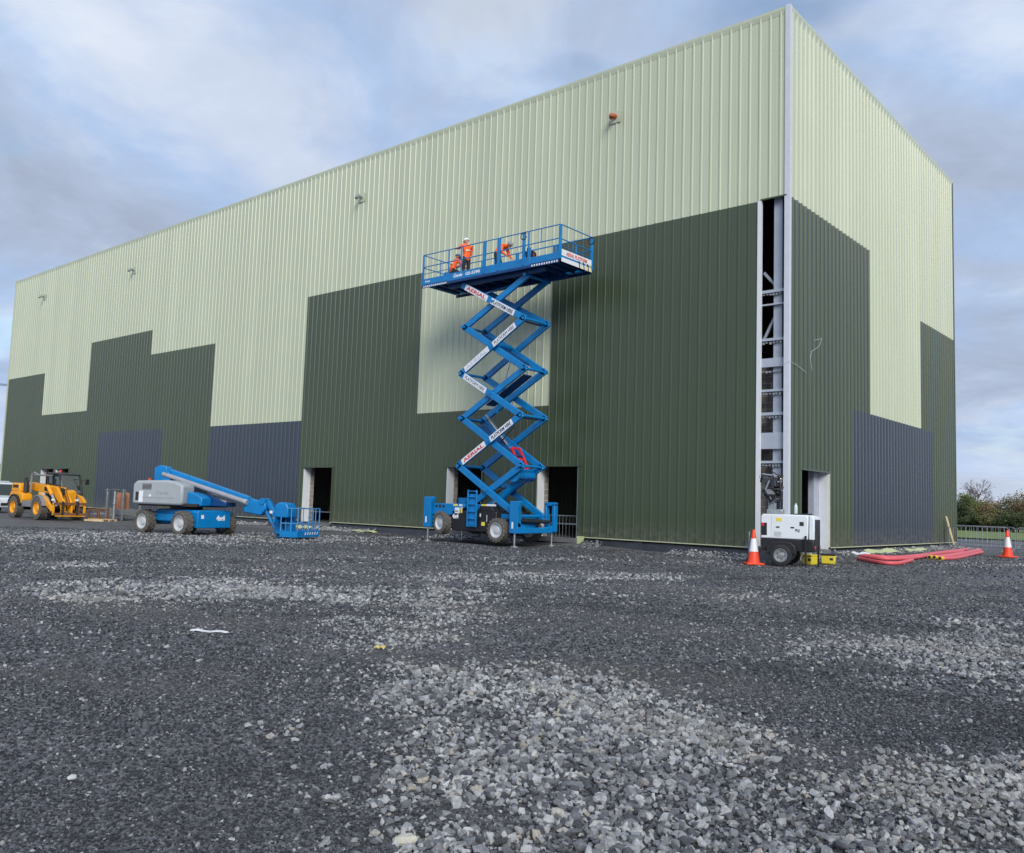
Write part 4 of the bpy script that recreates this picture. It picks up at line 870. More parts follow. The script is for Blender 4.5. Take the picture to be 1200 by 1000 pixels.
for s in (-1, 1):
    y0, y1 = sorted((s*0.42, s*1.18))
    cv = MB().prism([(-1.66, 1.14), (0.62, 1.14), (0.66, 1.3), (0.66, 1.92), (0.3, 2.04), (-0.1, 2.10), (-1.5, 2.06), (-1.66, 1.92)], 'y', y0, y1).build('engine_cover', LGREY, boom, bevel=0.08)
    if s < 0:
        MB().box(-1.2, -0.78, y0-0.004, y0+0.01, 1.72, 1.94).build('vent_grille', DARKM, cv, smooth=0)
        for k in range(4): MB().box(-1.19, -0.79, y0-0.012, y0-0.004, 1.745+0.05*k, 1.765+0.05*k).build('grille_slat', MGREY, cv, smooth=0)
        MB().box(-1.2, 0.3, y0-0.006, y0+0.01, 1.395, 1.43).build('cover_groove', MGREY, cv, smooth=0)
        MB().box(-1.5, -1.36, y0-0.005, y0+0.01, 1.28, 1.62).build('side_slot', DARKM, cv, smooth=0)
        MB().box(-1.34, -1.15, y0-0.006, y0+0.01, 1.22, 1.66).build('decal', STICK, cv, smooth=0)
        MB().cyl((-0.82, y0-0.02, 1.48), (-0.82, y0+0.01, 1.48), 0.05, n=12).build('cover_latch', STICK, cv)
        text('lettering', 'Genie', 0.2, MGREY, cv, (-0.55, y0-0.004, 1.55), (1, 0, 0), (0, 0, 1), width=0.55, italic=0.2)
MB().cyl((-1.2, -0.8, 2.06), (-1.2, -0.8, 2.16), 0.06, n=12).build('beacon', mat('amber_beacon', S(200, 90, 50), 0.3), boom)
MB().prism([(-1.75, 1.15), (-1.45, 1.15), (-1.45, 1.9), (-1.75, 1.75)], 'y', -0.41, 0.41).build('counterweight', LGREY, boom, bevel=0.06)
MB().prism([(0.68, 1.14), (1.35, 1.14), (1.35, 1.45), (1.0, 1.62), (0.68, 1.68)], 'y', -0.9, -0.30).build('side_cabinet', BLUE, boom, bevel=0.04)
MB().prism([(0.6, 1.14), (2.0, 1.14), (2.0, 1.3), (1.3, 1.55), (0.6, 1.62)], 'y', -0.28, 0.4).build('hose_tray', DBLUE, boom, bevel=0.03)
for s in (-1, 1): MB().prism([(-1.5, 1.15), (-0.4, 1.15), (-0.75, 2.45), (-1.15, 2.62), (-1.35, 2.4)], 'y', s*0.24-0.03, s*0.24+0.03).build('boom_riser', BLUE, boom, bevel=0.02)
BA, BB = Vector((-1.1, 0, 2.48)), Vector((3.35, 0, 1.28)); bd = (BB-BA).normalized(); bu = Vector((-bd.z, 0, bd.x))
MB().beam(BA-bd*0.25, BB-bd*0.5, 0.30, 0.30).build('boom_section', BLUE, boom, bevel=0.03)
MB().beam(BB-bd*0.5, BB+bd*0.12, 0.24, 0.23).build('boom_extension', BLUE, boom, bevel=0.02)
MB().prism([(-1.5, 2.05), (-1.2, 2.0), (-0.9, 2.35), (-0.9, 2.62), (-1.25, 2.72), (-1.5, 2.6)], 'y', -0.2, 0.2).build('boom_heel', BLUE, boom, bevel=0.04)
p, q = BA+bd*0.1-bu*0.10+Vector((0, -0.24, 0)), BB-bd*0.55-bu*0.06+Vector((0, -0.24, 0))
tr = MB().tube([p, q], 0.095, 12).build('hose_tube', MGREY, boom); MB().cyl(q, q+bd*0.12, 0.105, n=12).build('tube_end', LGREY, tr)
p, q = BA+bd*1.6-bu*0.46+Vector((0, -0.2, 0)), BB-bd*1.35-bu*0.33+Vector((0, -0.2, 0))
MB().beam(p, q, 0.09, 0.10).build('lift_ram', MGREY, boom, bevel=0.02); MB().beam(p+Vector((0, 0.06, -0.12)), q+Vector((0, 0.06, -0.10)), 0.05, 0.06).build('lift_ram_rod', CHROME, boom)
JA, JB = Vector((3.55, 0, 1.30)), Vector((4.25, 0, 0.22))
MB().prism([(2.75, 0.95), (3.5, 0.86), (3.72, 1.12), (3.66, 1.46), (3.1, 1.42), (2.7, 1.22)], 'y', -0.17, 0.17).build('boom_nose', BLUE, boom, bevel=0.04)
jd = (JB-JA).normalized(); ju = Vector((-jd.z, 0, jd.x))
MB().beam(JA+ju*0.2, JB+ju*0.2, 0.2, 0.17, up=ju).build('jib_arm', BLUE, boom, bevel=0.02)
MB().beam(JA-ju*0.09, JB-ju*0.06+jd*0.18, 0.12, 0.10, up=ju).build('jib_link', BLUE, boom, bevel=0.02)
MB().cyl(JA+Vector((0, -0.22, 0.1)), JA+Vector((0, 0.22, 0.1)), 0.13, n=14).build('jib_pivot', BLUE, boom)
MB().box(3.86, 3.98, -0.105, -0.101, 0.95, 1.05).build('decal', STICK, boom, smooth=0)
MB().prism([(4.15, 0.16), (4.62, 0.16), (4.62, 0.85), (4.42, 0.85), (4.2, 0.5)], 'y', -0.22, 0.22).build('rotator', BLUE, boom, bevel=0.04)
pts = [(3.95, 0.14, 0.85), (4.15, 0.16, 0.55), (4.3, 0.1, 0.3), (4.5, -0.05, 0.25), (4.55, -0.25, 0.6), (4.65, -0.25, 0.95)]
MB().tube(pts, 0.035, 8).build('hose_bundle', BLACK, boom); MB().tube([(a+0.05, b-0.1, c+0.04) for a, b, c in pts], 0.03, 8).build('hose_bundle', BLACK, boom)
bk = empty('basket', (4.78, 0, 0.0)); bk.parent = boom
bx0, bx1, by0, by1 = 0.0, 0.75, -0.82, 0.82
MB().box(bx0, bx1, by0, by1, 0.10, 0.16).build('basket_floor', BLUE, bk, bevel=0.01)
for a in ((bx0, bx0+0.02, by0, by1), (bx1-0.02, bx1, by0, by1), (bx0+0.021, bx1-0.021, by0, by0+0.02), (bx0+0.021, bx1-0.021, by1-0.02, by1)): MB().box(*a, 0.161, 0.33).build('kick_plate', BLUE, bk, smooth=0)
for k in range(6):
    y = by0+0.5+0.18*k; m = MB(); m.add([(bx1+0.003, y, 0.19), (bx1+0.003, y+0.08, 0.19), (bx1+0.003, y+0.14, 0.29), (bx1+0.003, y+0.06, 0.29)], [(0, 1, 2, 3)]); m.build('hazard_stripe', STICK, bk, smooth=0)
PBL = mat('basket_rail_blue', S(70, 140, 196), 0.4, var=0.1)
for z in (0.62, 1.18):
    MB().tube([(bx0+0.02, by0+0.02, z), (bx1-0.02, by0+0.02, z), (bx1-0.02, by1-0.02, z), (bx0+0.02, by1-0.02, z), (bx0+0.02, by0+0.02, z)], 0.02, 8).build('basket_rail', PBL, bk)
for x, y in ((bx0+.02, by0+.02), (bx1-.02, by0+.02), (bx1-.02, by1-.02), (bx0+.02, by1-.02), (bx1-.02, 0.0), (bx0+.45, by0+.02), (bx0+.45, by1-.02), (bx1-.02, 0.5), (bx0+0.02, -0.45)): MB().cyl((x, y, 0.16), (x, y, 1.18), 0.02, n=8).build('basket_post', PBL, bk)
MB().prism([(-0.30, 0.82), (0.30, 0.82), (0.30, 1.22), (0.22, 1.36), (-0.10, 1.40), (-0.26, 1.30)], 'y', -0.82, -0.2).build('control_console', BLUE, bk, bevel=0.05)
MB().box(-0.28, -0.2, -0.9, -0.3, 0.62, 0.84).build('console_bracket', BLUE, bk, bevel=0.02)
MB().box(-0.12, 0.14, -0.22, 0.1, 0.2, 1.1).build('rotator_post', BLUE, bk, bevel=0.03)

# ---------------------------------------------------------------- telehandler
TC = (-38.3, -8.15)
tele = empty('telehandler', (TC[0], TC[1], gz(*TC)), R(3), 'yellow telehandler with carriage lowered in front of the dark green wall', 'telehandler')
DG = mat('cab_frame_charcoal', S(52, 54, 56), 0.5, var=0.1)
for x in (-1.38, 1.38):
    for s in (-1, 1): wheel(tele, (x, s*0.98, 0.58), s, 0.59, 0.42, 0.34, YEL, 18, bolts=0)
    MB().cyl((x, -0.9, 0.58), (x, 0.9, 0.58), 0.14, n=12).build('axle', DARKM, tele)
MB().prism([(-1.9, 0.55), (1.75, 0.55), (1.9, 0.75), (1.9, 0.95), (-1.9, 1.05)], 'y', -0.55, 0.55).build('main_frame', DARKM, tele, bevel=0.03)
MB().prism([(-2.15, 0.75), (-0.75, 0.75), (-0.6, 1.0), (-0.62, 1.28), (-1.0, 1.42), (-2.05, 1.42), (-2.15, 1.2)], 'y', -1.05, -0.5).build('engine_pod', YEL, tele, bevel=0.05)
MB().prism([(-2.1, 1.42), (-1.05, 1.42), (-1.15, 1.85), (-2.05, 1.9)], 'y', -1.0, -0.35).build('engine_hood', YEL, tele, bevel=0.05)
MB().box(-1.9, -1.25, -1.004, -0.998, 1.62, 1.78).build('hood_decal', DARKM, tele, smooth=0)
MB().cyl((-1.45, -0.55, 1.85), (-1.45, -0.55, 2.2), 0.08, n=12).build('air_intake', DARKM, tele)
MB().cyl((-0.9, -0.75, 1.4), (-0.9, -0.75, 2.0), 0.13, n=14).build('exhaust', DG, tele)
def fender(x0, x1, y0, y1, m_):
    r = 0.70; pts = []; xc = (x0+x1)/2
    for t in np.linspace(R(170), R(12), 9): pts.append((xc+r*math.cos(t), 0.58+r*math.sin(t)))
    inner = [(xc+(r-0.07)*math.cos(t), 0.58+(r-0.07)*math.sin(t)) for t in np.linspace(R(12), R(170), 9)]
    MB().prism(pts+inner, 'y', y0, y1).build('mudguard', m_, tele)
GUARD = mat('grey_mudguard', S(128, 130, 132), 0.6, var=0.1)
fender(0.7, 2.06, -1.18, -0.74, GUARD); fender(0.7, 2.06, 0.74, 1.18, GUARD); fender(-2.06, -0.7, -1.18, -0.74, BLACK)
MB().prism([(-0.6, 0.62), (0.72, 0.62), (0.72, 0.95), (-0.6, 0.95)], 'y', -1.05, -0.6).build('side_step', GUARD, tele, bevel=0.03)
# cab (left-hand side of the machine)
cabm = empty('cab', (0, 0, 0)); cabm.parent = tele
cp = [(-0.62, 0.9), (0.95, 0.9), (1.12, 1.35), (0.72, 2.42), (0.5, 2.52), (-0.45, 2.52), (-0.62, 2.35)]
MB().prism([(-0.62, 0.85), (0.95, 0.85), (1.12, 1.35), (-0.62, 1.35)], 'y', 0.18, 1.12).build('cab_lower', DG, cabm, bevel=0.04)
MB().prism([(-0.6, 1.36), (1.09, 1.36), (0.70, 2.40), (-0.6, 2.40)], 'y', 0.22, 1.08).build('cab_glazing', GLASS, cabm, bevel=0.05)
MB().prism([(0.74, 2.40), (0.5, 2.52), (-0.5, 2.52), (-0.64, 2.40)], 'y', 0.16, 1.14).build('cab_roof', DG, cabm, bevel=0.04)
for y in (0.19, 1.11):
    MB().tube([(1.10, y, 1.36), (0.98, y, 1.75), (0.74, y, 2.30), (0.62, y, 2.44)], 0.035, 8).build('cab_pillar', BLACK, cabm)
    MB().tube([(-0.62, y, 1.36), (-0.62, y, 2.42)], 0.04, 8).build('cab_pillar', BLACK, cabm); MB().tube([(0.1, y, 1.36), (0.05, y, 2.42)], 0.03, 8).build('cab_pillar', BLACK, cabm)
for c_ in cabm.children:
    for v_ in c_.data.vertices: v_.co.y = 0.18+(v_.co.y-0.18)*1.22; v_.co.x = v_.co.x*1.08
MB().box(-0.7, 0.25, -0.62, 0.1, 2.30, 2.38).build('rear_guard_top', GUARD, tele, bevel=0.02)
MB().tube([(-0.66, -0.6, 1.4), (-0.66, -0.6, 2.36), (-0.4, -0.6, 2.46), (0.0, -0.55, 2.34)], 0.06, 8).build('guard_hoop', GUARD, tele)
for x, y in ((1.4, 1.42), (0.9, -0.5)):
    MB().tube([(0.8, 0.9 if y > 0 else 0.2, 2.2 if y > 0 else 1.6), (x, y, 2.1 if y > 0 else 1.62)], 0.018, 6).build('mirror_stalk', BLACK, tele)
    MB().box(x-0.03, x+0.03, y-0.1, y+0.1, 1.9 if y > 0 else 1.5, 2.2 if y > 0 else 1.72).build('mirror', BLACK, tele, bevel=0.02)
MB().cyl((1.16, 0.6, 1.46), (1.24, 0.6, 1.45), 0.09, n=12).build('headlamp', LAMP, tele)
# boom low along the right side, front nose and carriage
MB().beam((-1.7, -0.12, 1.75), (1.5, -0.12, 1.52), 0.42, 0.42).build('telescopic_boom', YEL, tele, bevel=0.03)
MB().prism([(1.3, 1.75), (1.75, 1.70), (2.6, 0.95), (2.65, 0.42), (2.35, 0.36), (2.15, 0.8), (1.4, 1.32)], 'y', -0.34, -0.22).build('nose_plate', YEL, tele, bevel=0.02)
MB().prism([(1.3, 1.75), (1.75, 1.70), (2.6, 0.95), (2.65, 0.42), (2.35, 0.36), (2.15, 0.8), (1.4, 1.32)], 'y', 0.02, 0.14).build('nose_plate', YEL, tele, bevel=0.02)
MB().prism([(0.95, 1.0), (1.95, 0.78), (2.6, 0.45), (2.6, 0.7), (1.95, 1.12), (1.1, 1.42)], 'y', -0.98, -0.86).build('stabiliser_arm', YEL, tele, bevel=0.02)
MB().prism([(0.95, 1.0), (1.75, 0.82), (2.2, 0.7), (2.4, 0.95), (1.95, 1.25), (1.1, 1.42)], 'y', 0.84, 0.98).build('stabiliser_arm', YEL, tele, bevel=0.02)
MB().cyl((1.5, -0.55, 1.5), (2.3, -0.55, 0.7), 0.07, n=10).build('tilt_ram', CHROME, tele); MB().cyl((1.2, -0.55, 1.75), (1.7, -0.55, 1.3), 0.10, n=10).build('tilt_ram', YEL, tele)
MB().prism([(1.5, 0.5), (1.9, 0.5), (1.95, 1.5), (1.6, 1.6)], 'y', 0.20, 0.62).build('front_frame', YEL, tele, bevel=0.03)
MB().box(1.6, 1.96, -0.2, 0.0, 1.35, 1.65).build('boom_head', DARKM, tele, bevel=0.03)
cg = empty('fork_carriage', (0, 0, 0)); cg.parent = tele
for z in (0.32, 0.86): MB().box(2.66, 2.76, -0.9, 0.75, z-0.06, z+0.06).build('carriage_bar', RUST, cg, bevel=0.01)
for y in (-0.88, -0.45, 0.05, 0.4, 0.73): MB().box(2.64, 2.72, y-0.05, y+0.05, 0.26, 0.92).build('carriage_upright', YEL, cg, bevel=0.01)
for y in (-0.45, 0.32):
    MB().box(2.74, 2.80, y-0.06, y+0.06, 0.12, 0.98).build('fork_shank', DARKM, cg, bevel=0.008); MB().box(2.80, 3.85, y-0.06, y+0.06, 0.12, 0.165).build('fork_tine', DARKM, cg, bevel=0.008)
MB().box(2.70, 2.86, -0.8, 0.7, 0.2, 0.25).build('carriage_plate', YEL, cg, bevel=0.01)

for k in range(3):
    y = -0.28+0.14*k; MB().tube([(1.55, y, 1.62), (1.95, y+0.03, 1.75-0.06*k), (2.35, y, 1.2), (2.6, y+0.04, 0.8)], 0.018, 6).build('hydraulic_hose', BLACK, tele)
MB().cyl((-0.1, 0.65, 2.52), (-0.1, 0.65, 2.66), 0.06, n=12).build('beacon', ORANGE, tele)
for k in range(5): MB().box(-2.0, -1.2, -1.056, -1.05, 0.9+0.07*k, 0.93+0.07*k).build('engine_vent', DARKM, tele, smooth=0)
for s_ in (-1, 1): MB().box(2.0, 2.06, s_*0.62-0.09, s_*0.62+0.09, 0.98, 1.1).build('work_lamp', LAMP, tele, bevel=0.02)
# ---------------------------------------------------------------- white van behind the telehandler
VC = (-51.0, -6.4)
van = empty('van', (VC[0], VC[1], gz(*VC)), R(1), 'white van parked behind the yellow telehandler', 'van')
MB().prism([(-2.4, 0.35), (2.35, 0.35), (2.45, 0.6), (2.4, 0.95), (1.75, 1.12), (-2.4, 1.2)], 'y', -0.92, 0.92).build('lower_body', VANW, van, bevel=0.07)
MB().prism([(-2.4, 1.18), (1.78, 1.10), (1.05, 1.86), (0.5, 1.98), (-2.2, 1.98), (-2.42, 1.8)], 'y', -0.86, 0.86).build('upper_body', VANW, van, bevel=0.08)
m = MB(); m.add([(1.80, -0.74, 1.16), (1.80, 0.74, 1.16), (1.12, 0.70, 1.84), (1.12, -0.70, 1.84)], [(0, 1, 2, 3)]); m.build('windscreen', GLASS, van, smooth=0)
for y in (-0.868, 0.868):
    MB().prism([(0.35, 1.2), (1.5, 1.2), (0.98, 1.78), (0.35, 1.80)], 'y', y-0.004, y+0.004).build('side_window', GLASS, van, smooth=0)
    MB().prism([(-0.7, 1.22), (0.25, 1.22), (0.25, 1.80), (-0.7, 1.80)], 'y', y-0.004, y+0.004).build('side_window', GLASS, van, smooth=0)
    MB().box(1.15, 1.32, y*1.2-0.08, y*1.2+0.08, 1.12, 1.3).build('mirror', VANW, van, bevel=0.03)
    for x in (-1.5, 1.5): wheel(van, (x, y*0.96, 0.32), -1 if y < 0 else 1, 0.325, 0.22, 0.2, GALV, 0, tmat=BLACK)
    MB().box(2.36, 2.43, y*0.75-0.14, y*0.75+0.14, 0.72, 0.9).build('headlamp', LAMP, van, bevel=0.02)
MB().box(2.40, 2.46, -0.5, 0.5, 0.5, 0.66).build('grille', BLACK, van, bevel=0.02)
m = MB().prism([(-2.2, 1.98), (-2.0, 2.02), (0.3, 2.06), (0.55, 2.0), (0.3, 1.97)], 'y', -0.7, 0.7); m.build('roof_panel', VANW, van, bevel=0.03)

# ---------------------------------------------------------------- lighting tower trailer
TL = (0.80, -1.75); lz = gz(*TL)
lt = empty('lighting_tower', (TL[0], TL[1], lz), R(11), 'white and black towable lighting tower with folded mast beside the open corner', 'lighting tower')
MB().prism([(-0.82, 0.46), (0.98, 0.46), (0.98, 0.82), (-0.85, 0.82)], 'y', -0.48, 0.48).build('base_tub', BLACK, lt, bevel=0.03)
MB().prism([(-0.84, 0.825), (0.78, 0.825), (0.80, 1.50), (0.74, 1.57), (-0.78, 1.57), (-0.84, 1.5)], 'y', -0.50, 0.50).build('canopy', GWHITE, lt, bevel=0.035)
MB().prism([(0.80, 0.825), (0.99, 0.825), (0.99, 1.46), (0.93, 1.55), (0.82, 1.57)], 'y', -0.505, 0.505).build('end_panel', GWHITE, lt, bevel=0.03)
MB().box(0.985, 0.996, -0.40, 0.40, 0.62, 1.44).build('radiator_grille', BLACK, lt, smooth=0)
for k in range(8): MB().box(0.996, 1.006, -0.38, 0.38, 0.9+0.065*k, 0.92+0.065*k).build('grille_slat', DARKM, lt, smooth=0)
MB().box(-0.82, -0.62, -0.506, -0.496, 0.92, 1.3).build('control_window', BLACK, lt, smooth=0); MB().box(-0.80, -0.72, -0.515, -0.505, 1.2, 1.3).build('control_panel', RED, lt, smooth=0)
MB().box(0.50, 0.64, -0.508, -0.498, 1.24, 1.36).build('exhaust_plate', DARKM, lt, smooth=0)
text('lettering', 'RJ', 0.10, DARKM, lt, (0.36, -0.503, 1.07), (1, 0, 0), (0, 0, 1), width=0.14, bold=0.002)
MB().box(-0.47, -0.464, -0.505, -0.5, 0.86, 1.5).build('door_seam', MGREY, lt, smooth=0)
MB().prism([(0.1, 1.571), (0.72, 1.571), (0.72, 1.62), (0.45, 1.60)], 'y', -0.40, 0.40).build('roof_hatch', BLACK, lt, bevel=0.008)
MB().prism([(-0.62, 0.36), (0.42, 0.36), (0.38, 0.62), (0.22, 0.74), (-0.42, 0.74), (-0.58, 0.62)], 'y', -0.62, -0.485).build('mudguard', BLACK, lt, bevel=0.03)
for s in (-1, 1): wheel(lt, (-0.10, s*0.60, 0.335), s, 0.335, 0.2, 0.205, GALV, 0, tmat=mat('black_tyre', S(40, 40, 42), 0.8, var=0.2), bolts=5)
for x, y in ((0.72, -0.56), (0.98, 0.2), (-0.7, 0.56)):
    MB().box(x-0.028, x+0.028, y-0.028, y+0.028, 0.02, 0.95).build('stabiliser_leg', BLACK, lt, smooth=0); MB().box(x-0.07, x+0.07, y-0.07, y+0.07, 0.0, 0.025).build('stabiliser_foot', BLACK, lt, smooth=0)
MB().beam((0.72, -0.56, 0.68), (1.0, 0.3, 0.68), 0.03, 0.04).build('stabiliser_arm', DARKM, lt)
MB().beam((-0.8, 0, 0.52), (-1.55, 0, 0.5), 0.07, 0.08).build('drawbar', GALV, lt, bevel=0.01)
MB().cyl((-1.36, -0.09, 0.06), (-1.36, -0.09, 1.0), 0.03, n=10).build('jockey_post', GALV, lt); MB().cyl((-1.36, -0.13, 0.10), (-1.36, -0.05, 0.10), 0.10, n=16).build('jockey_wheel', BLACK, lt)
for x, y in ((0.74, 0.36), (0.86, -0.40)):
    MB().cyl((0.992, y, 0.60), (1.015, y, 0.60), 0.05, n=14).build('tail_lamp', mat('tail_lamp_red', S(190, 90, 90), 0.3), lt)
for x in (-0.3, 0.2): MB().box(x, x+0.12, -0.514, -0.5, 1.16, 1.2).build('door_handle', BLACK, lt, bevel=0.004)
for k in range(4): MB().box(-0.38, -0.12, -0.506, -0.5, 0.90+0.04*k, 0.915+0.04*k).build('side_louvre', MGREY, lt, smooth=0)
MB().box(-0.30, -0.10, -0.507, -0.5, 1.36, 1.46).build('decal', YSTK, lt, smooth=0)
# folded mast with lamp heads
MB().box(-0.68, -0.52, -0.14, 0.02, 1.57, 2.0).build('mast_section', GALV, lt, bevel=0.01); MB().box(-0.40, -0.28, -0.1, 0.02, 1.57, 2.75).build('mast_section', DARKM, lt, bevel=0.01)
MB().box(-0.72, -0.16, -0.2, 0.1, 1.575, 1.72).build('mast_cradle', GALV, lt, bevel=0.02)
def lamp_head(x, y, z, ang, tilt):
    e = empty('lamp_head', (x, y, z)); e.parent = lt; e.rotation_euler = (tilt, 0, ang)
    MB().prism([(-0.19, -0.15), (0.19, -0.15), (0.19, 0.15), (-0.19, 0.15)], 'y', -0.04, 0.03).build('lamp_housing', BLACK, e, bevel=0.02)
    MB().box(-0.16, 0.16, -0.052, -0.041, -0.12, 0.12).build('lamp_lens', mat('led_lens', S(120, 124, 128), 0.2), e, smooth=0)
    for k in range(7): MB().box(-0.16+k*0.05, -0.145+k*0.05, 0.031, 0.10, -0.13, 0.13).build('heat_sink_fin', DARKM, e, smooth=0)
    MB().tube([(-0.21, 0.0, 0.0), (-0.21, 0.12, 0.0), (0.21, 0.12, 0.0), (0.21, 0.0, 0.0)], 0.015, 6).build('lamp_yoke', CHROME, e)
for a in ((-0.72, -0.18, 2.66, 0.5, 0.9), (-0.46, -0.14, 2.56, -0.9, 0.2), (-0.62, -0.2, 2.22, 0.9, -0.9), (-0.42, -0.16, 2.02, 1.2, 0.9), (-0.32, 0.1, 2.66, 1.9, 0.3), (-0.36, -0.05, 2.3, 2.4, 0.4)): lamp_head(*a)
MB().beam((-0.75, -0.05, 2.36), (-0.2, -0.05, 2.36), 0.06, 0.06).build('lamp_bar', DARKM, lt)
MB().tube([(-0.55, -0.25, 2.9), (-0.25, -0.27, 2.75), (-0.2, -0.25, 2.2), (-0.28, -0.2, 1.75)], 0.025, 6).build('mast_cable', BLACK, lt)
MB().tube([(-0.85, -0.3, 2.80), (-0.5, -0.3, 2.76)], 0.03, 6).build('lamp_handle', CHROME, lt); MB().tube([(-0.72, -0.34, 2.32), (-0.58, -0.34, 2.6)], 0.03, 6).build('lamp_handle', CHROME, lt)
for c_ in lt.children:
    if c_.type == 'MESH':
        for v_ in c_.data.vertices: v_.co.x *= 0.87
    else: c_.location.x *= 0.87
# bottle on the canopy
wp = Matrix.Rotation(R(11), 3, 'Z') @ Vector((0.28, -0.3, 0))
o = MB().lathe([(0.05, 0), (0.055, 0.02), (0.055, 0.2), (0.045, 0.25), (0.02, 0.29), (0.02, 0.32)], (0, 0, 0), (0, 0, 1), 14).build('bottle', BOTT); o.location = (TL[0]+wp.x, TL[1]+wp.y, lz+1.6); tag(o, 'clear plastic bottle standing on the lighting tower canopy', 'bottle')

# ---------------------------------------------------------------- cones
def cone(x, y, label):
    e = empty('traffic_cone', (x, y, gz(x, y)), random.uniform(0, 6), label, 'traffic cone')
    k = 1.08
    MB().prism([(-0.27, -0.27), (0.27, -0.27), (0.27, 0.27), (-0.27, 0.27)], 'z', 0.0, 0.06).build('cone_base', ORANGE, e, bevel=0.02)
    r = lambda z: 0.20-0.165*z/k
    MB().lathe([(r(0.05), 0.05), (r(0.40), 0.40)], (0, 0, 0), (0, 0, 1), 24).build('cone_body', ORANGE, e)
    MB().lathe([(r(0.40)+.003, 0.401), (r(0.80)+.003, 0.80)], (0, 0, 0), (0, 0, 1), 24).build('cone_sleeve', CWHITE, e)
    MB().lathe([(r(0.80), 0.801), (r(k)+0.005, k-0.02), (0.02, k)], (0, 0, 0), (0, 0, 1), 24).build('cone_tip', ORANGE, e)
cone(-0.06, -2.35, 'orange traffic cone with white sleeve beside the lighting tower')
c2 = ground_at(1181, 653, 0.14); cone(c2[0], c2[1], 'orange traffic cone with white sleeve beside the steel barriers')

# ---------------------------------------------------------------- pedestrian barriers
def barrier(p0, p1, label, nb=13, mt=None):
    p0, p1 = np.array(p0[:2], float), np.array(p1[:2], float); L = np.hypot(*(p1-p0)); an = math.atan2(*(p1-p0)[::-1])
    mt = mt or GALV
    e = empty('crowd_barrier', ((p0[0]+p1[0])/2, (p0[1]+p1[1])/2, min(gz(*p0), gz(*p1))), an, label, 'barrier', 'steel crowd barriers'); h = L/2
    MB().tube([(-h, 0, 0.2), (-h, 0, 1.0), (-h+0.1, 0, 1.1), (h-0.1, 0, 1.1), (h, 0, 1.0), (h, 0, 0.2), (-h, 0, 0.2)], 0.021, 8).build('barrier_frame', mt, e)
    for i in range(nb):
        x = -h+L*(i+1)/(nb+1); MB().cyl((x, 0, 0.2), (x, 0, 1.1), 0.010, n=6).build('barrier_bar', mt, e)
    for x in (-h+0.18, h-0.18): MB().tube([(x, -0.3, 0.01), (x, -0.05, 0.2), (x, 0.05, 0.2), (x, 0.3, 0.01)], 0.016, 6).build('barrier_foot', mt, e)
barrier((0.55, 17.2), (3.25, 16.35), 'steel barrier with vertical bars meeting the end of the slate blue wall', 13)
barrier((3.33, 16.3), (5.6, 15.2), 'steel barrier standing beside the orange cone, beyond the red ducts', 11)
barrier((-2.5, 26.5), (1.9, 24.6), 'steel barrier set back behind the front barriers near the wall end', 14)
barrier((2.0, 24.5), (4.4, 23.6), 'steel barrier set back behind the cone', 11)
barrier((-10.9, 0.75), (-8.5, 0.75), 'steel barrier closing the doorway behind the blue scissor lift', 13)

# ---------------------------------------------------------------- red ducts, plank, offcuts, boxes
def duct(px, label, r=0.075, yend=False, dz=0.0):
    pts = []
    for x, y in px:
        g = ground_at(x, y, 0.16); pts.append(Vector((g[0], g[1], gz(g[0], g[1])+r+0.005+dz)))
    # smooth
    out = []
    for i in range(len(pts)-1):
        a, b = pts[i], pts[i+1]; p_, n_ = pts[max(i-1, 0)], pts[min(i+2, len(pts)-1)]
        for t in np.linspace(0, 1, 6, endpoint=(i == len(pts)-2)):
            out.append(0.5*((2*a)+(b-p_)*t+(2*p_-5*a+4*b-n_)*t*t+(3*a-3*b+n_-p_)*t**3))
    base = Vector((out[0].x, out[0].y, out[0].z-r)); out = [p-base for p in out]
    e = empty('cable_duct', base, 0, label, 'duct', 'red plastic ducts by the wall')
    MB().tube(out, r, 12).build('duct_pipe', PINKD, e)
    d = (out[0]-out[1]).normalized()
    if yend: MB().tube([out[0]-d*0.12, out[0]+d*0.10], r*1.12, 14).build('duct_collar', YDUCT, e)
    MB().cyl(out[0]+d*(0.102 if yend else 0.001), out[0]+d*(0.106 if yend else 0.005), r*0.85, n=12).build('duct_bore', BLACK, e)
duct([(1006, 655), (1030, 658.5), (1052, 659.5), (1069, 657.5)], 'short bent red duct lying nearest the lighting tower', 0.062)
duct([(1012, 653), (1045, 654.5), (1075, 653), (1105, 648.5), (1134, 645.5)], 'long red duct running from the yellow box to the plank', 0.062)
duct([(1009, 654), (1040, 656.5), (1072, 655.5), (1100, 651), (1128, 648)], 'long red duct lying against the wall side of the heap', 0.062, dz=0.02)
duct([(1090, 654.5), (1112, 652), (1132, 648.5), (1146, 646)], 'red duct with yellow collar, wall side of the collared ducts', 0.062, True)
duct([(1096, 655.5), (1116, 653.8), (1136, 650), (1149, 647)], 'red duct with yellow collar, middle of the collared ducts', 0.062, True, 0.03)
duct([(1103, 656), (1120, 655), (1138, 651.5), (1151, 648.3)], 'red duct with yellow collar, yard side of the collared ducts', 0.062, True)
pt, pb = Vector(wallR(1109, 606, 0.10)), Vector((0.62, 18.25, 0)); pb.z = gz(pb.x, pb.y)+0.02
pb = Vector(wallR(1119, 645, 0.62)); pb.z = gz(pb.x, pb.y)+0.04
o = MB().beam((0, 0, 0), pt-pb, 0.18, 0.06, up=(1, 0, 0)).build('timber_plank', TIMBER, None, bevel=0.006); o.location = pb; tag(o, 'pale timber plank leaning against the dark green end wall', 'plank')
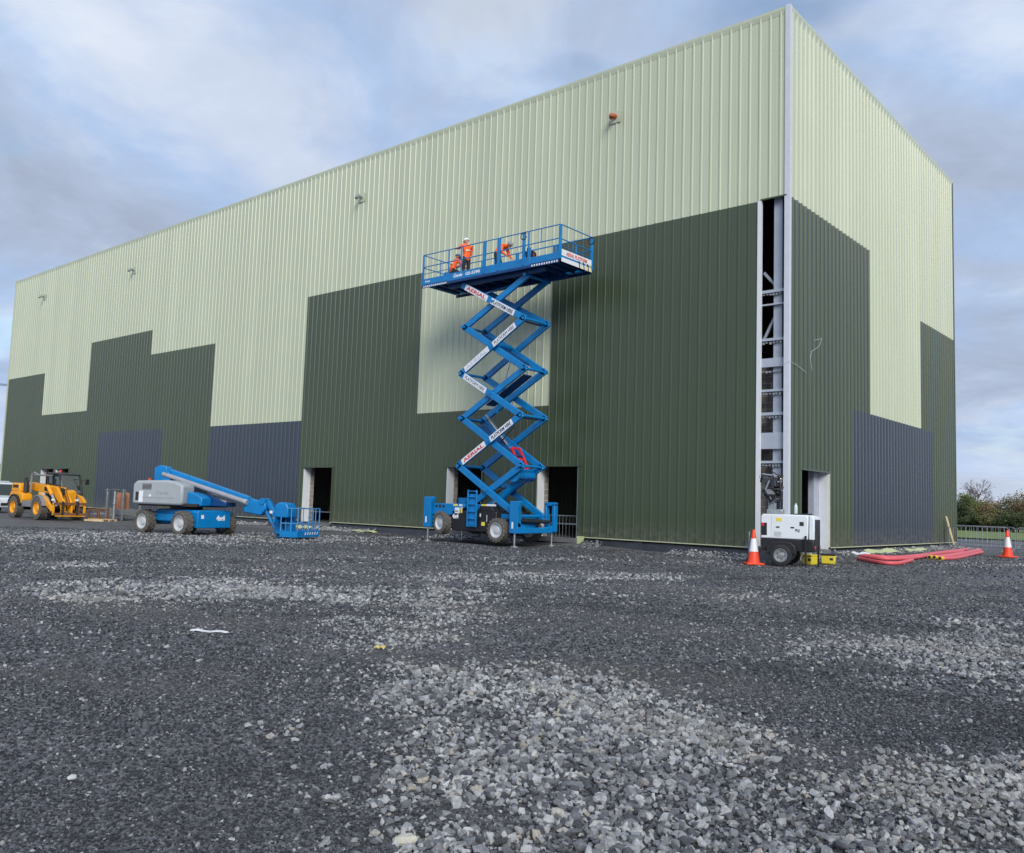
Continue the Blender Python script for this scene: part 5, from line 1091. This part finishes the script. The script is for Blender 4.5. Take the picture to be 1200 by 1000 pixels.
# yellow jerrycan boxes behind the trailer
for x, y, rz, w_, lab in ((1.36, 0.05, 0.3, 0.42, 'yellow plastic bunded box with black lid behind the lighting tower'), (1.0, -0.5, -0.2, 0.34, 'smaller yellow plastic box partly hidden under the lighting tower')):
    e = empty('spill_box', (x, y, gz(x, y)), rz, lab, 'box')
    MB().prism([(-w_/2, 0), (w_/2, 0), (w_/2*1.05, 0.27), (-w_/2*1.05, 0.27)], 'y', -0.22, 0.22).build('box_body', YBOX, e, bevel=0.03)
    MB().box(-w_/2*1.06, w_/2*1.06, -0.24, 0.24, 0.271, 0.32).build('box_lid', BLACK if w_ > .4 else YBOX, e, bevel=0.015)
    MB().box(0.05, 0.15, -0.225, -0.219, 0.12, 0.2).build('box_label', DARKM, e, smooth=0)
# offcuts of pale green flashing and rubble along the plinth
def offcut(x, y, L, w_, rz, label, m_=GREENS, tilt=0.0, wob=0.03):
    e = MB(); n = 7; vs = []
    for i in range(n):
        t = i/(n-1)-0.5; k = wob*math.sin(i*1.7)
        vs += [(t*L, -w_/2+random.uniform(-.2, .2)*w_, k+0.03), (t*L, w_/2+random.uniform(-.2, .2)*w_, k+0.03+tilt*w_), (t*L, w_/2, k+0.018+tilt*w_), (t*L, -w_/2, k+0.018)]
    fs = []
    for i in range(n-1):
        for j in range(4): fs.append((i*4+j, i*4+(j+1) % 4, (i+1)*4+(j+1) % 4, (i+1)*4+j))
    fs += [(3, 2, 1, 0), tuple(4*(n-1)+j for j in range(4))]
    o = e.add(vs, fs).build('sheet_offcut', m_, None, smooth=0); o.location = (x, y, gz(x, y)); o.rotation_euler = (0, 0, rz); tag(o, label, 'offcut')
offcut(0.42, 8.2, 3.4, 0.26, R(88), 'crumpled pale green sheet lying along the foot of the slate blue wall', tilt=0.5)
offcut(0.45, 12.6, 3.2, 0.2, R(92), 'long pale green strip at the wall foot behind the red ducts', tilt=0.45)
offcut(0.75, 4.9, 0.9, 0.25, R(70), 'short white scrap at the wall foot beside the end door', STICK, 0.3)
offcut(-20.8, -0.55, 1.6, 0.24, R(4), 'pale yellow strip lying at the wall foot between two doorways', GREENS, 0.2)
offcut(-25.6, -0.6, 1.5, 0.3, R(-6), 'pale green sheet lying below the doorway beside the boom lift basket', GREENS, 0.3)
offcut(-1.6, -0.7, 0.8, 0.1, R(5), 'narrow white bar on the ground beside the open corner', STICK, 0.0)
m = MB(); m.add([(-0.16, 0, 0.0), (0.18, 0.0, 0.30), (0.18, 0.0, 0.42), (-0.16, 0, 0.42)], [(0, 1, 2, 3)]); m.add([(-0.16, 0.02, 0.0), (0.18, 0.02, 0.30), (0.18, 0.02, 0.42), (-0.16, 0.02, 0.42)], [(3, 2, 1, 0)])
o = m.build('flashing_end', GREENS, bld, recalc=False, smooth=0); o.location = (-8.36, -0.10, 0.02)
# stillage with props, beside the wall
SC = (-37.6, -4.25)
st = empty('steel_stillage', (SC[0], SC[1], gz(*SC)), R(8), 'galvanised stillage with upright posts standing behind the boom lift', 'stillage')
for x in (-0.75, 0.75):
    for y in (-0.55, 0.55):
        MB().box(x-0.05, x+0.05, y-0.05, y+0.05, 0.0, 1.75 if y < 0 else 1.65).build('stillage_post', GALV, st, bevel=0.01); MB().box(x-0.09, x+0.09, y-0.09, y+0.09, 1.66 if y < 0 else 1.56, 1.72 if y < 0 else 1.62).build('post_cap', GALV, st)
for y in (-0.55, 0.55): MB().box(-0.7, 0.7, y-0.03, y+0.03, 0.30, 0.62).build('side_rail', GALV, st, bevel=0.01)
for x in (-0.75, 0.75): MB().box(x-0.03, x+0.03, -0.5, 0.5, 0.30, 0.62).build('end_rail', GALV, st, bevel=0.01)
MB().box(-0.7, 0.7, -0.5, 0.5, 0.2, 0.26).build('stillage_base', GALV, st)
for k, (x, y) in enumerate(((-0.2, -0.2), (0.15, 0.1), (0.4, -0.25))):
    o = MB().box(-0.1, 0.1, -0.1, 0.1, 0.0, 1.3).build('timber_post', mat('weathered_orange_timber', S(170, 120, 92), 0.8), None, bevel=0.01); o.location = (SC[0]+x, SC[1]+y, gz(*SC)+0.262); tag(o, 'orange-brown timber post standing inside the galvanised stillage', 'timber', 'timbers in the stillage')
o = empty('prop_post', (-36.6, -5.25, gz(-36.6, -5.25)), 0, 'lone galvanised post standing in front of the stillage', 'post')
MB().cyl((0, 0, 0), (0, 0, 1.7), 0.08, n=12).build('post_tube', GALV, o); MB().box(-0.16, 0.16, -0.16, 0.16, 1.7, 1.74).build('post_plate', GALV, o); MB().box(-0.18, 0.18, -0.18, 0.18, 0, 0.03).build('post_foot', GALV, o)
MB().cyl((0, 0, 0.9), (0, 0, 1.0), 0.12, n=12).build('post_collar', GALV, o)
# pallet with rusty frame
PC = (-35.2, -6.6)
pl = empty('timber_pallet', (PC[0], PC[1], gz(*PC)), R(20), 'worn timber pallet lying between the telehandler and the stillage', 'pallet')
for k in range(6): MB().box(-0.62+k*0.22, -0.47+k*0.22, -0.5, 0.5, 0.10, 0.125).build('pallet_board', TIMBER, pl, smooth=0)
for y in (-0.44, 0.0, 0.44): MB().box(-0.62, 0.63, y-0.05, y+0.05, 0.0, 0.099).build('pallet_bearer', TIMBER, pl, smooth=0)
fr = empty('rusty_frame', (PC[0]-0.5, PC[1]+0.1, gz(PC[0]-.5, PC[1])+0.127), R(20), 'rusty steel frame standing on the timber pallet', 'frame')
for x in (-0.35, 0.35):
    for y in (-0.3, 0.3): MB().box(x-0.04, x+0.04, y-0.04, y+0.04, 0, 0.55).build('frame_leg', RUST, fr, smooth=0)
for y in (-0.3, 0.3): MB().box(-0.35, 0.35, y-0.035, y+0.035, 0.42, 0.5).build('frame_bar', RUST, fr, smooth=0)
MB().box(-0.4, 0.4, -0.35, 0.35, 0.0, 0.06).build('frame_base', RUST, fr, smooth=0)
# litter
def litter(px, py, L, w_, m_, label, rz=0.3):
    g = ground_at(px, py); offcut(g[0], g[1], L, w_, rz, label, m_, 0.1, 0.008)
litter(245, 744, 0.46, 0.035, STICK, 'thin white plastic strip lying on the dark stones', R(-10)+YAW)
litter(445, 762, 0.11, 0.07, mat('faded_yellow_plastic', S(206, 192, 120), 0.6), 'scrap of yellow plastic lying among pale stones', 0.5)
def rock(px, py, r, label, mcol):
    g = ground_at(px, py); m = MB(); m.ball((0, 0, 0), (r*1.3, r*0.8, r*0.55), 9, 7)
    m.v = [tuple(np.array(v)*(1+0.22*(hash2(i*1.3, r*90)-0.5))) for i, v in enumerate(m.v)]
    o = m.build('stone', mat(mcol[0], mcol[1], 0.75, var=0.15, vscale=20, bump=0.5, bscale=40), None, smooth=25); o.location = (g[0], g[1], gz(g[0], g[1])+r*0.5); o.rotation_euler = (0.1, 0.1, px); tag(o, label, 'stone')
rock(475, 992, 0.05, 'rounded cream stone at the edge of the pale spill and dark chips', ('cream_stone', S(186, 184, 170)))
rock(84, 918, 0.028, 'flat white stone lying alone on the dark chips', ('white_stone', S(200, 201, 200)))
# loose wire hanging on the end wall
pts = [wallR(x, y, 0.075) for x, y in ((921, 421), (934, 428), (945, 437))]; q = Vector(pts[0])
o = MB().tube([Vector(p)-q for p in pts], 0.007, 6).build('loose_wire', STICK, None); o.location = q; tag(o, 'thin white wire hanging from the corner flashing across the green sheets', 'wire')
pts = [wallR(x, y, 0.075) for x, y in ((951.5, 434), (949.5, 420), (951, 412), (960, 406), (963, 397), (954, 399))]; q = Vector(pts[0])
o = MB().tube([Vector(p)-q for p in pts], 0.006, 6).build('loose_wire', STICK, None); o.location = q; tag(o, 'kinked white wire stuck on the dark green end wall', 'wire')

# ---------------------------------------------------------------- vegetation beyond the yard
LEAFS = {}
def leafmat(name, a, b):
    m = bpy.data.materials.new(name); m.use_nodes = True; t = m.node_tree; bs = t.nodes['Principled BSDF']
    g = t.nodes.new('ShaderNodeNewGeometry'); v = t.nodes.new('ShaderNodeTexCoord').outputs['Object']
    c = mixc(t, g.outputs['Random Per Island'], a, b); c = mixc(t, ramp(t, noise(t, v, 0.6, 3), [(0.35, 0.0), (0.65, 0.6)]).outputs[0], c, tuple(x*0.6 for x in a))
    t.links.new(c, bs.inputs['Base Color']); bs.inputs['Roughness'].default_value = 0.8; return m
LG = leafmat('evergreen_leaves', S(72, 96, 50), S(146, 152, 70)); LB = leafmat('brown_autumn_leaves', S(120, 106, 78), S(164, 142, 108)); LO = leafmat('olive_hedge_leaves', S(94, 100, 62), S(142, 132, 88)); LDK = leafmat('dark_hedge_leaves', S(56, 72, 46), S(92, 100, 62))
BARK = mat('bark', S(92, 82, 74), 0.9, var=0.25, vscale=4)
def leaf_cloud(c, rx, ry, rz, n, size, seed):
    r = np.random.default_rng(seed); k = 40
    cl = r.normal(0, 1, (k, 3)); cl /= np.linalg.norm(cl, axis=1)[:, None]; cl *= r.uniform(0.35, 0.92, k)[:, None]
    w_ = r.integers(0, k, n); p = cl[w_]+r.normal(0, 0.13, (n, 3)); p *= np.array([rx, ry, rz]); p += np.array(c)
    p[:, 2] = np.maximum(p[:, 2], 0.15)
    a = r.normal(0, 1, (n, 3)); a /= np.linalg.norm(a, axis=1)[:, None]; b = np.cross(a, r.normal(0, 1, (n, 3))); b /= np.linalg.norm(b, axis=1)[:, None]
    s = size*r.uniform(0.6, 1.4, n)[:, None]
    V = np.stack([p-a*s, p+b*s*0.6, p+a*s, p-b*s*0.6], 1).reshape(-1, 3); F = np.arange(4*n).reshape(-1, 4)
    return V, F
def branches(m, p, d, L, r, depth, rn):
    if depth == 0: return
    q = p+d*L; m.tube([p, p.lerp(q, .5)+Vector((rn.gauss(0, L*.04), rn.gauss(0, L*.04), 0)), q], [r, r*.82, r*.62], 5 if depth > 2 else 3)
    for k in range(3 if depth > 1 else 4):
        nd = (d+Vector((rn.gauss(0, .55), rn.gauss(0, .55), rn.gauss(0.15, .3)))).normalized(); branches(m, p.lerp(q, rn.uniform(.55, 1)), nd, L*rn.uniform(.66, .82), r*.62, depth-1, rn)
def tree(name, x, y, h, rx, lm, label, seed, n=5200, leaf=0.16, crown_lo=0.15, group=None):
    e = empty(name, (x, y, gz(x, y)), 0, label, 'tree' if 'tree' in name else 'shrub', group); rn = random.Random(seed)
    m = MB(); m.tube([(0, 0, -0.1), (0.05, 0, h*0.3), (0.0, 0.05, h*0.6)], [h*0.035, h*0.028, h*0.015], 8)
    for k in range(7):
        a = rn.uniform(0, 6.28); z0 = h*rn.uniform(.2, .55); m.tube([(0, 0, z0), (rx*.35*math.cos(a), rx*.35*math.sin(a), z0+h*.18), (rx*.7*math.cos(a), rx*.7*math.sin(a), z0+h*.3)], [h*.014, h*.01, h*.004], 5)
    m.build('trunk', BARK, e)
    zc = h*(1+crown_lo)/2; V, F = leaf_cloud((0, 0, zc), rx, rx*0.9, h*(1-crown_lo)/2*1.05, n, leaf, seed)
    me = bpy.data.meshes.new('crown'); me.from_pydata(V.tolist(), [], F.tolist()); me.materials.append(lm); o = bpy.data.objects.new('crown', me); col.objects.link(o); o.parent = e
    return e
def at_dist(px, dist):
    d = ray(px, 600); d = d[:2]/np.hypot(*d[:2]); return CAM[0]+d[0]*dist, CAM[1]+d[1]*dist
GB = 'trees and bushes beyond the field'
x, y = at_dist(1131, 128); tree('evergreen_tree', x, y, 4.9, 2.6, LG, 'dark evergreen with yellow-green top beside the building end', 1, 9000, 0.09, 0.02, GB)
x, y = at_dist(1118, 126); tree('evergreen_tree', x, y, 4.5, 2.6, LDK, 'dark evergreen half hidden by the building end', 2, 8000, 0.09, 0.02, GB)
# bare tree
x, y = at_dist(1146, 136); bt = empty('bare_tree', (x, y, gz(x, y)), 0, 'leafless round-headed tree rising above the hedge', 'tree', GB)
m = MB(); rn_ = random.Random(5); m.tube([(0, 0, -0.2), (0.03, 0, 1.2), (0, 0.04, 2.6), (0.02, 0, 4.6)], [0.2, 0.17, 0.13, 0.05], 8)
for k in range(14):
    a = k*2.4; up_ = 0.25+0.9*k/13; z0 = 2.0+2.6*k/13; branches(m, Vector((0, 0, z0)), Vector((math.cos(a), math.sin(a), up_)).normalized(), 1.05, 0.06, 5, rn_)

m.build('trunk', BARK, bt, recalc=False)
V, F = leaf_cloud((0, 0, 5.2), 2.9, 2.9, 2.2, 300, 0.04, 44); me = bpy.data.meshes.new('crown'); me.from_pydata(V.tolist(), [], F.tolist()); me.materials.append(LB); o = bpy.data.objects.new('crown', me); col.objects.link(o); o.parent = bt
for px, d_, h, rx, lm, lab, sd in ((1150, 130, 4.0, 2.8, LB, 'brown autumn bush under the leafless tree', 4), (1163, 128, 3.7, 2.6, LB, 'brown bush with thin top next to the leafless tree', 5), (1176, 134, 3.2, 2.2, LO, 'olive bush filling the low dip in the hedge', 6),
                                   (1140, 124, 2.9, 2.4, LDK, 'low dark bush at the hedge foot below the leafless tree', 7), (1192, 124, 4.6, 3.4, LO, 'broad olive-brown tree rising at the hedge end', 8), (1208, 122, 4.9, 3.4, LB, 'tall brown tree beyond the broad olive tree', 9), (1168, 122, 2.5, 2.2, LO, 'low olive bush in front of the hedge dip', 10), (1185, 120, 2.6, 2.2, LDK, 'low dark bush in front of the broad olive tree', 11), (1224, 126, 4.2, 3.4, LO, 'olive tree continuing the hedge past the brown tree', 12)):
    x, y = at_dist(px, d_); tree('tree' if h > 3.9 else 'bush', x, y, h, rx, lm, lab, sd, 9000, 0.085, 0.0, GB)
# tree line on the other side, behind the building's far end
for k in range(7):
    x, y = -150-10*k*0.6, -30+14*k
    tree('tree', x, y, 6+1.5*hash2(k, 3), 4.5, (LO, LB, LDK)[k % 3], ('olive', 'brown', 'dark green')[k % 3]+' field tree in the far tree line beyond the van', 30+k, 2200, 0.25, 0.05, 'far tree line beyond the van')
# overhead line past the far end
def pole(x, y, label):
    e = empty('utility_pole', (x, y, gz(x, y)), R(20), label, 'pole'); MB().cyl((0, 0, -0.2), (0, 0, 13.6), 0.16, 0.11, 10).build('pole_shaft', BARK, e); MB().box(-0.9, 0.9, -0.05, 0.05, 13.0, 13.12).build('crossarm', BARK, e)
    for s in (-.8, 0, .8): MB().cyl((s, 0, 13.12), (s, 0, 13.35), 0.05, n=8).build('insulator', DARKM, e)
pole(-95, -32, 'timber utility pole beyond the van'); pole(-78, 42, 'timber utility pole hidden behind the building')
for k, s in enumerate((-0.8, 0, 0.8)):
    a, b = Vector((-95+s, -32, 13.35)), Vector((-78+s, 42, 13.35)); pts = [a.lerp(b, t)-Vector((0, 0, 1.2*4*t*(1-t))) for t in np.linspace(0, 1, 14)]
    o = MB().tube([p-a for p in pts], 0.02, 4).build('overhead_wire', DARKM, None); o.location = a; tag(o, 'thin overhead wire passing beyond the far end of the building', 'wire', 'overhead wires')
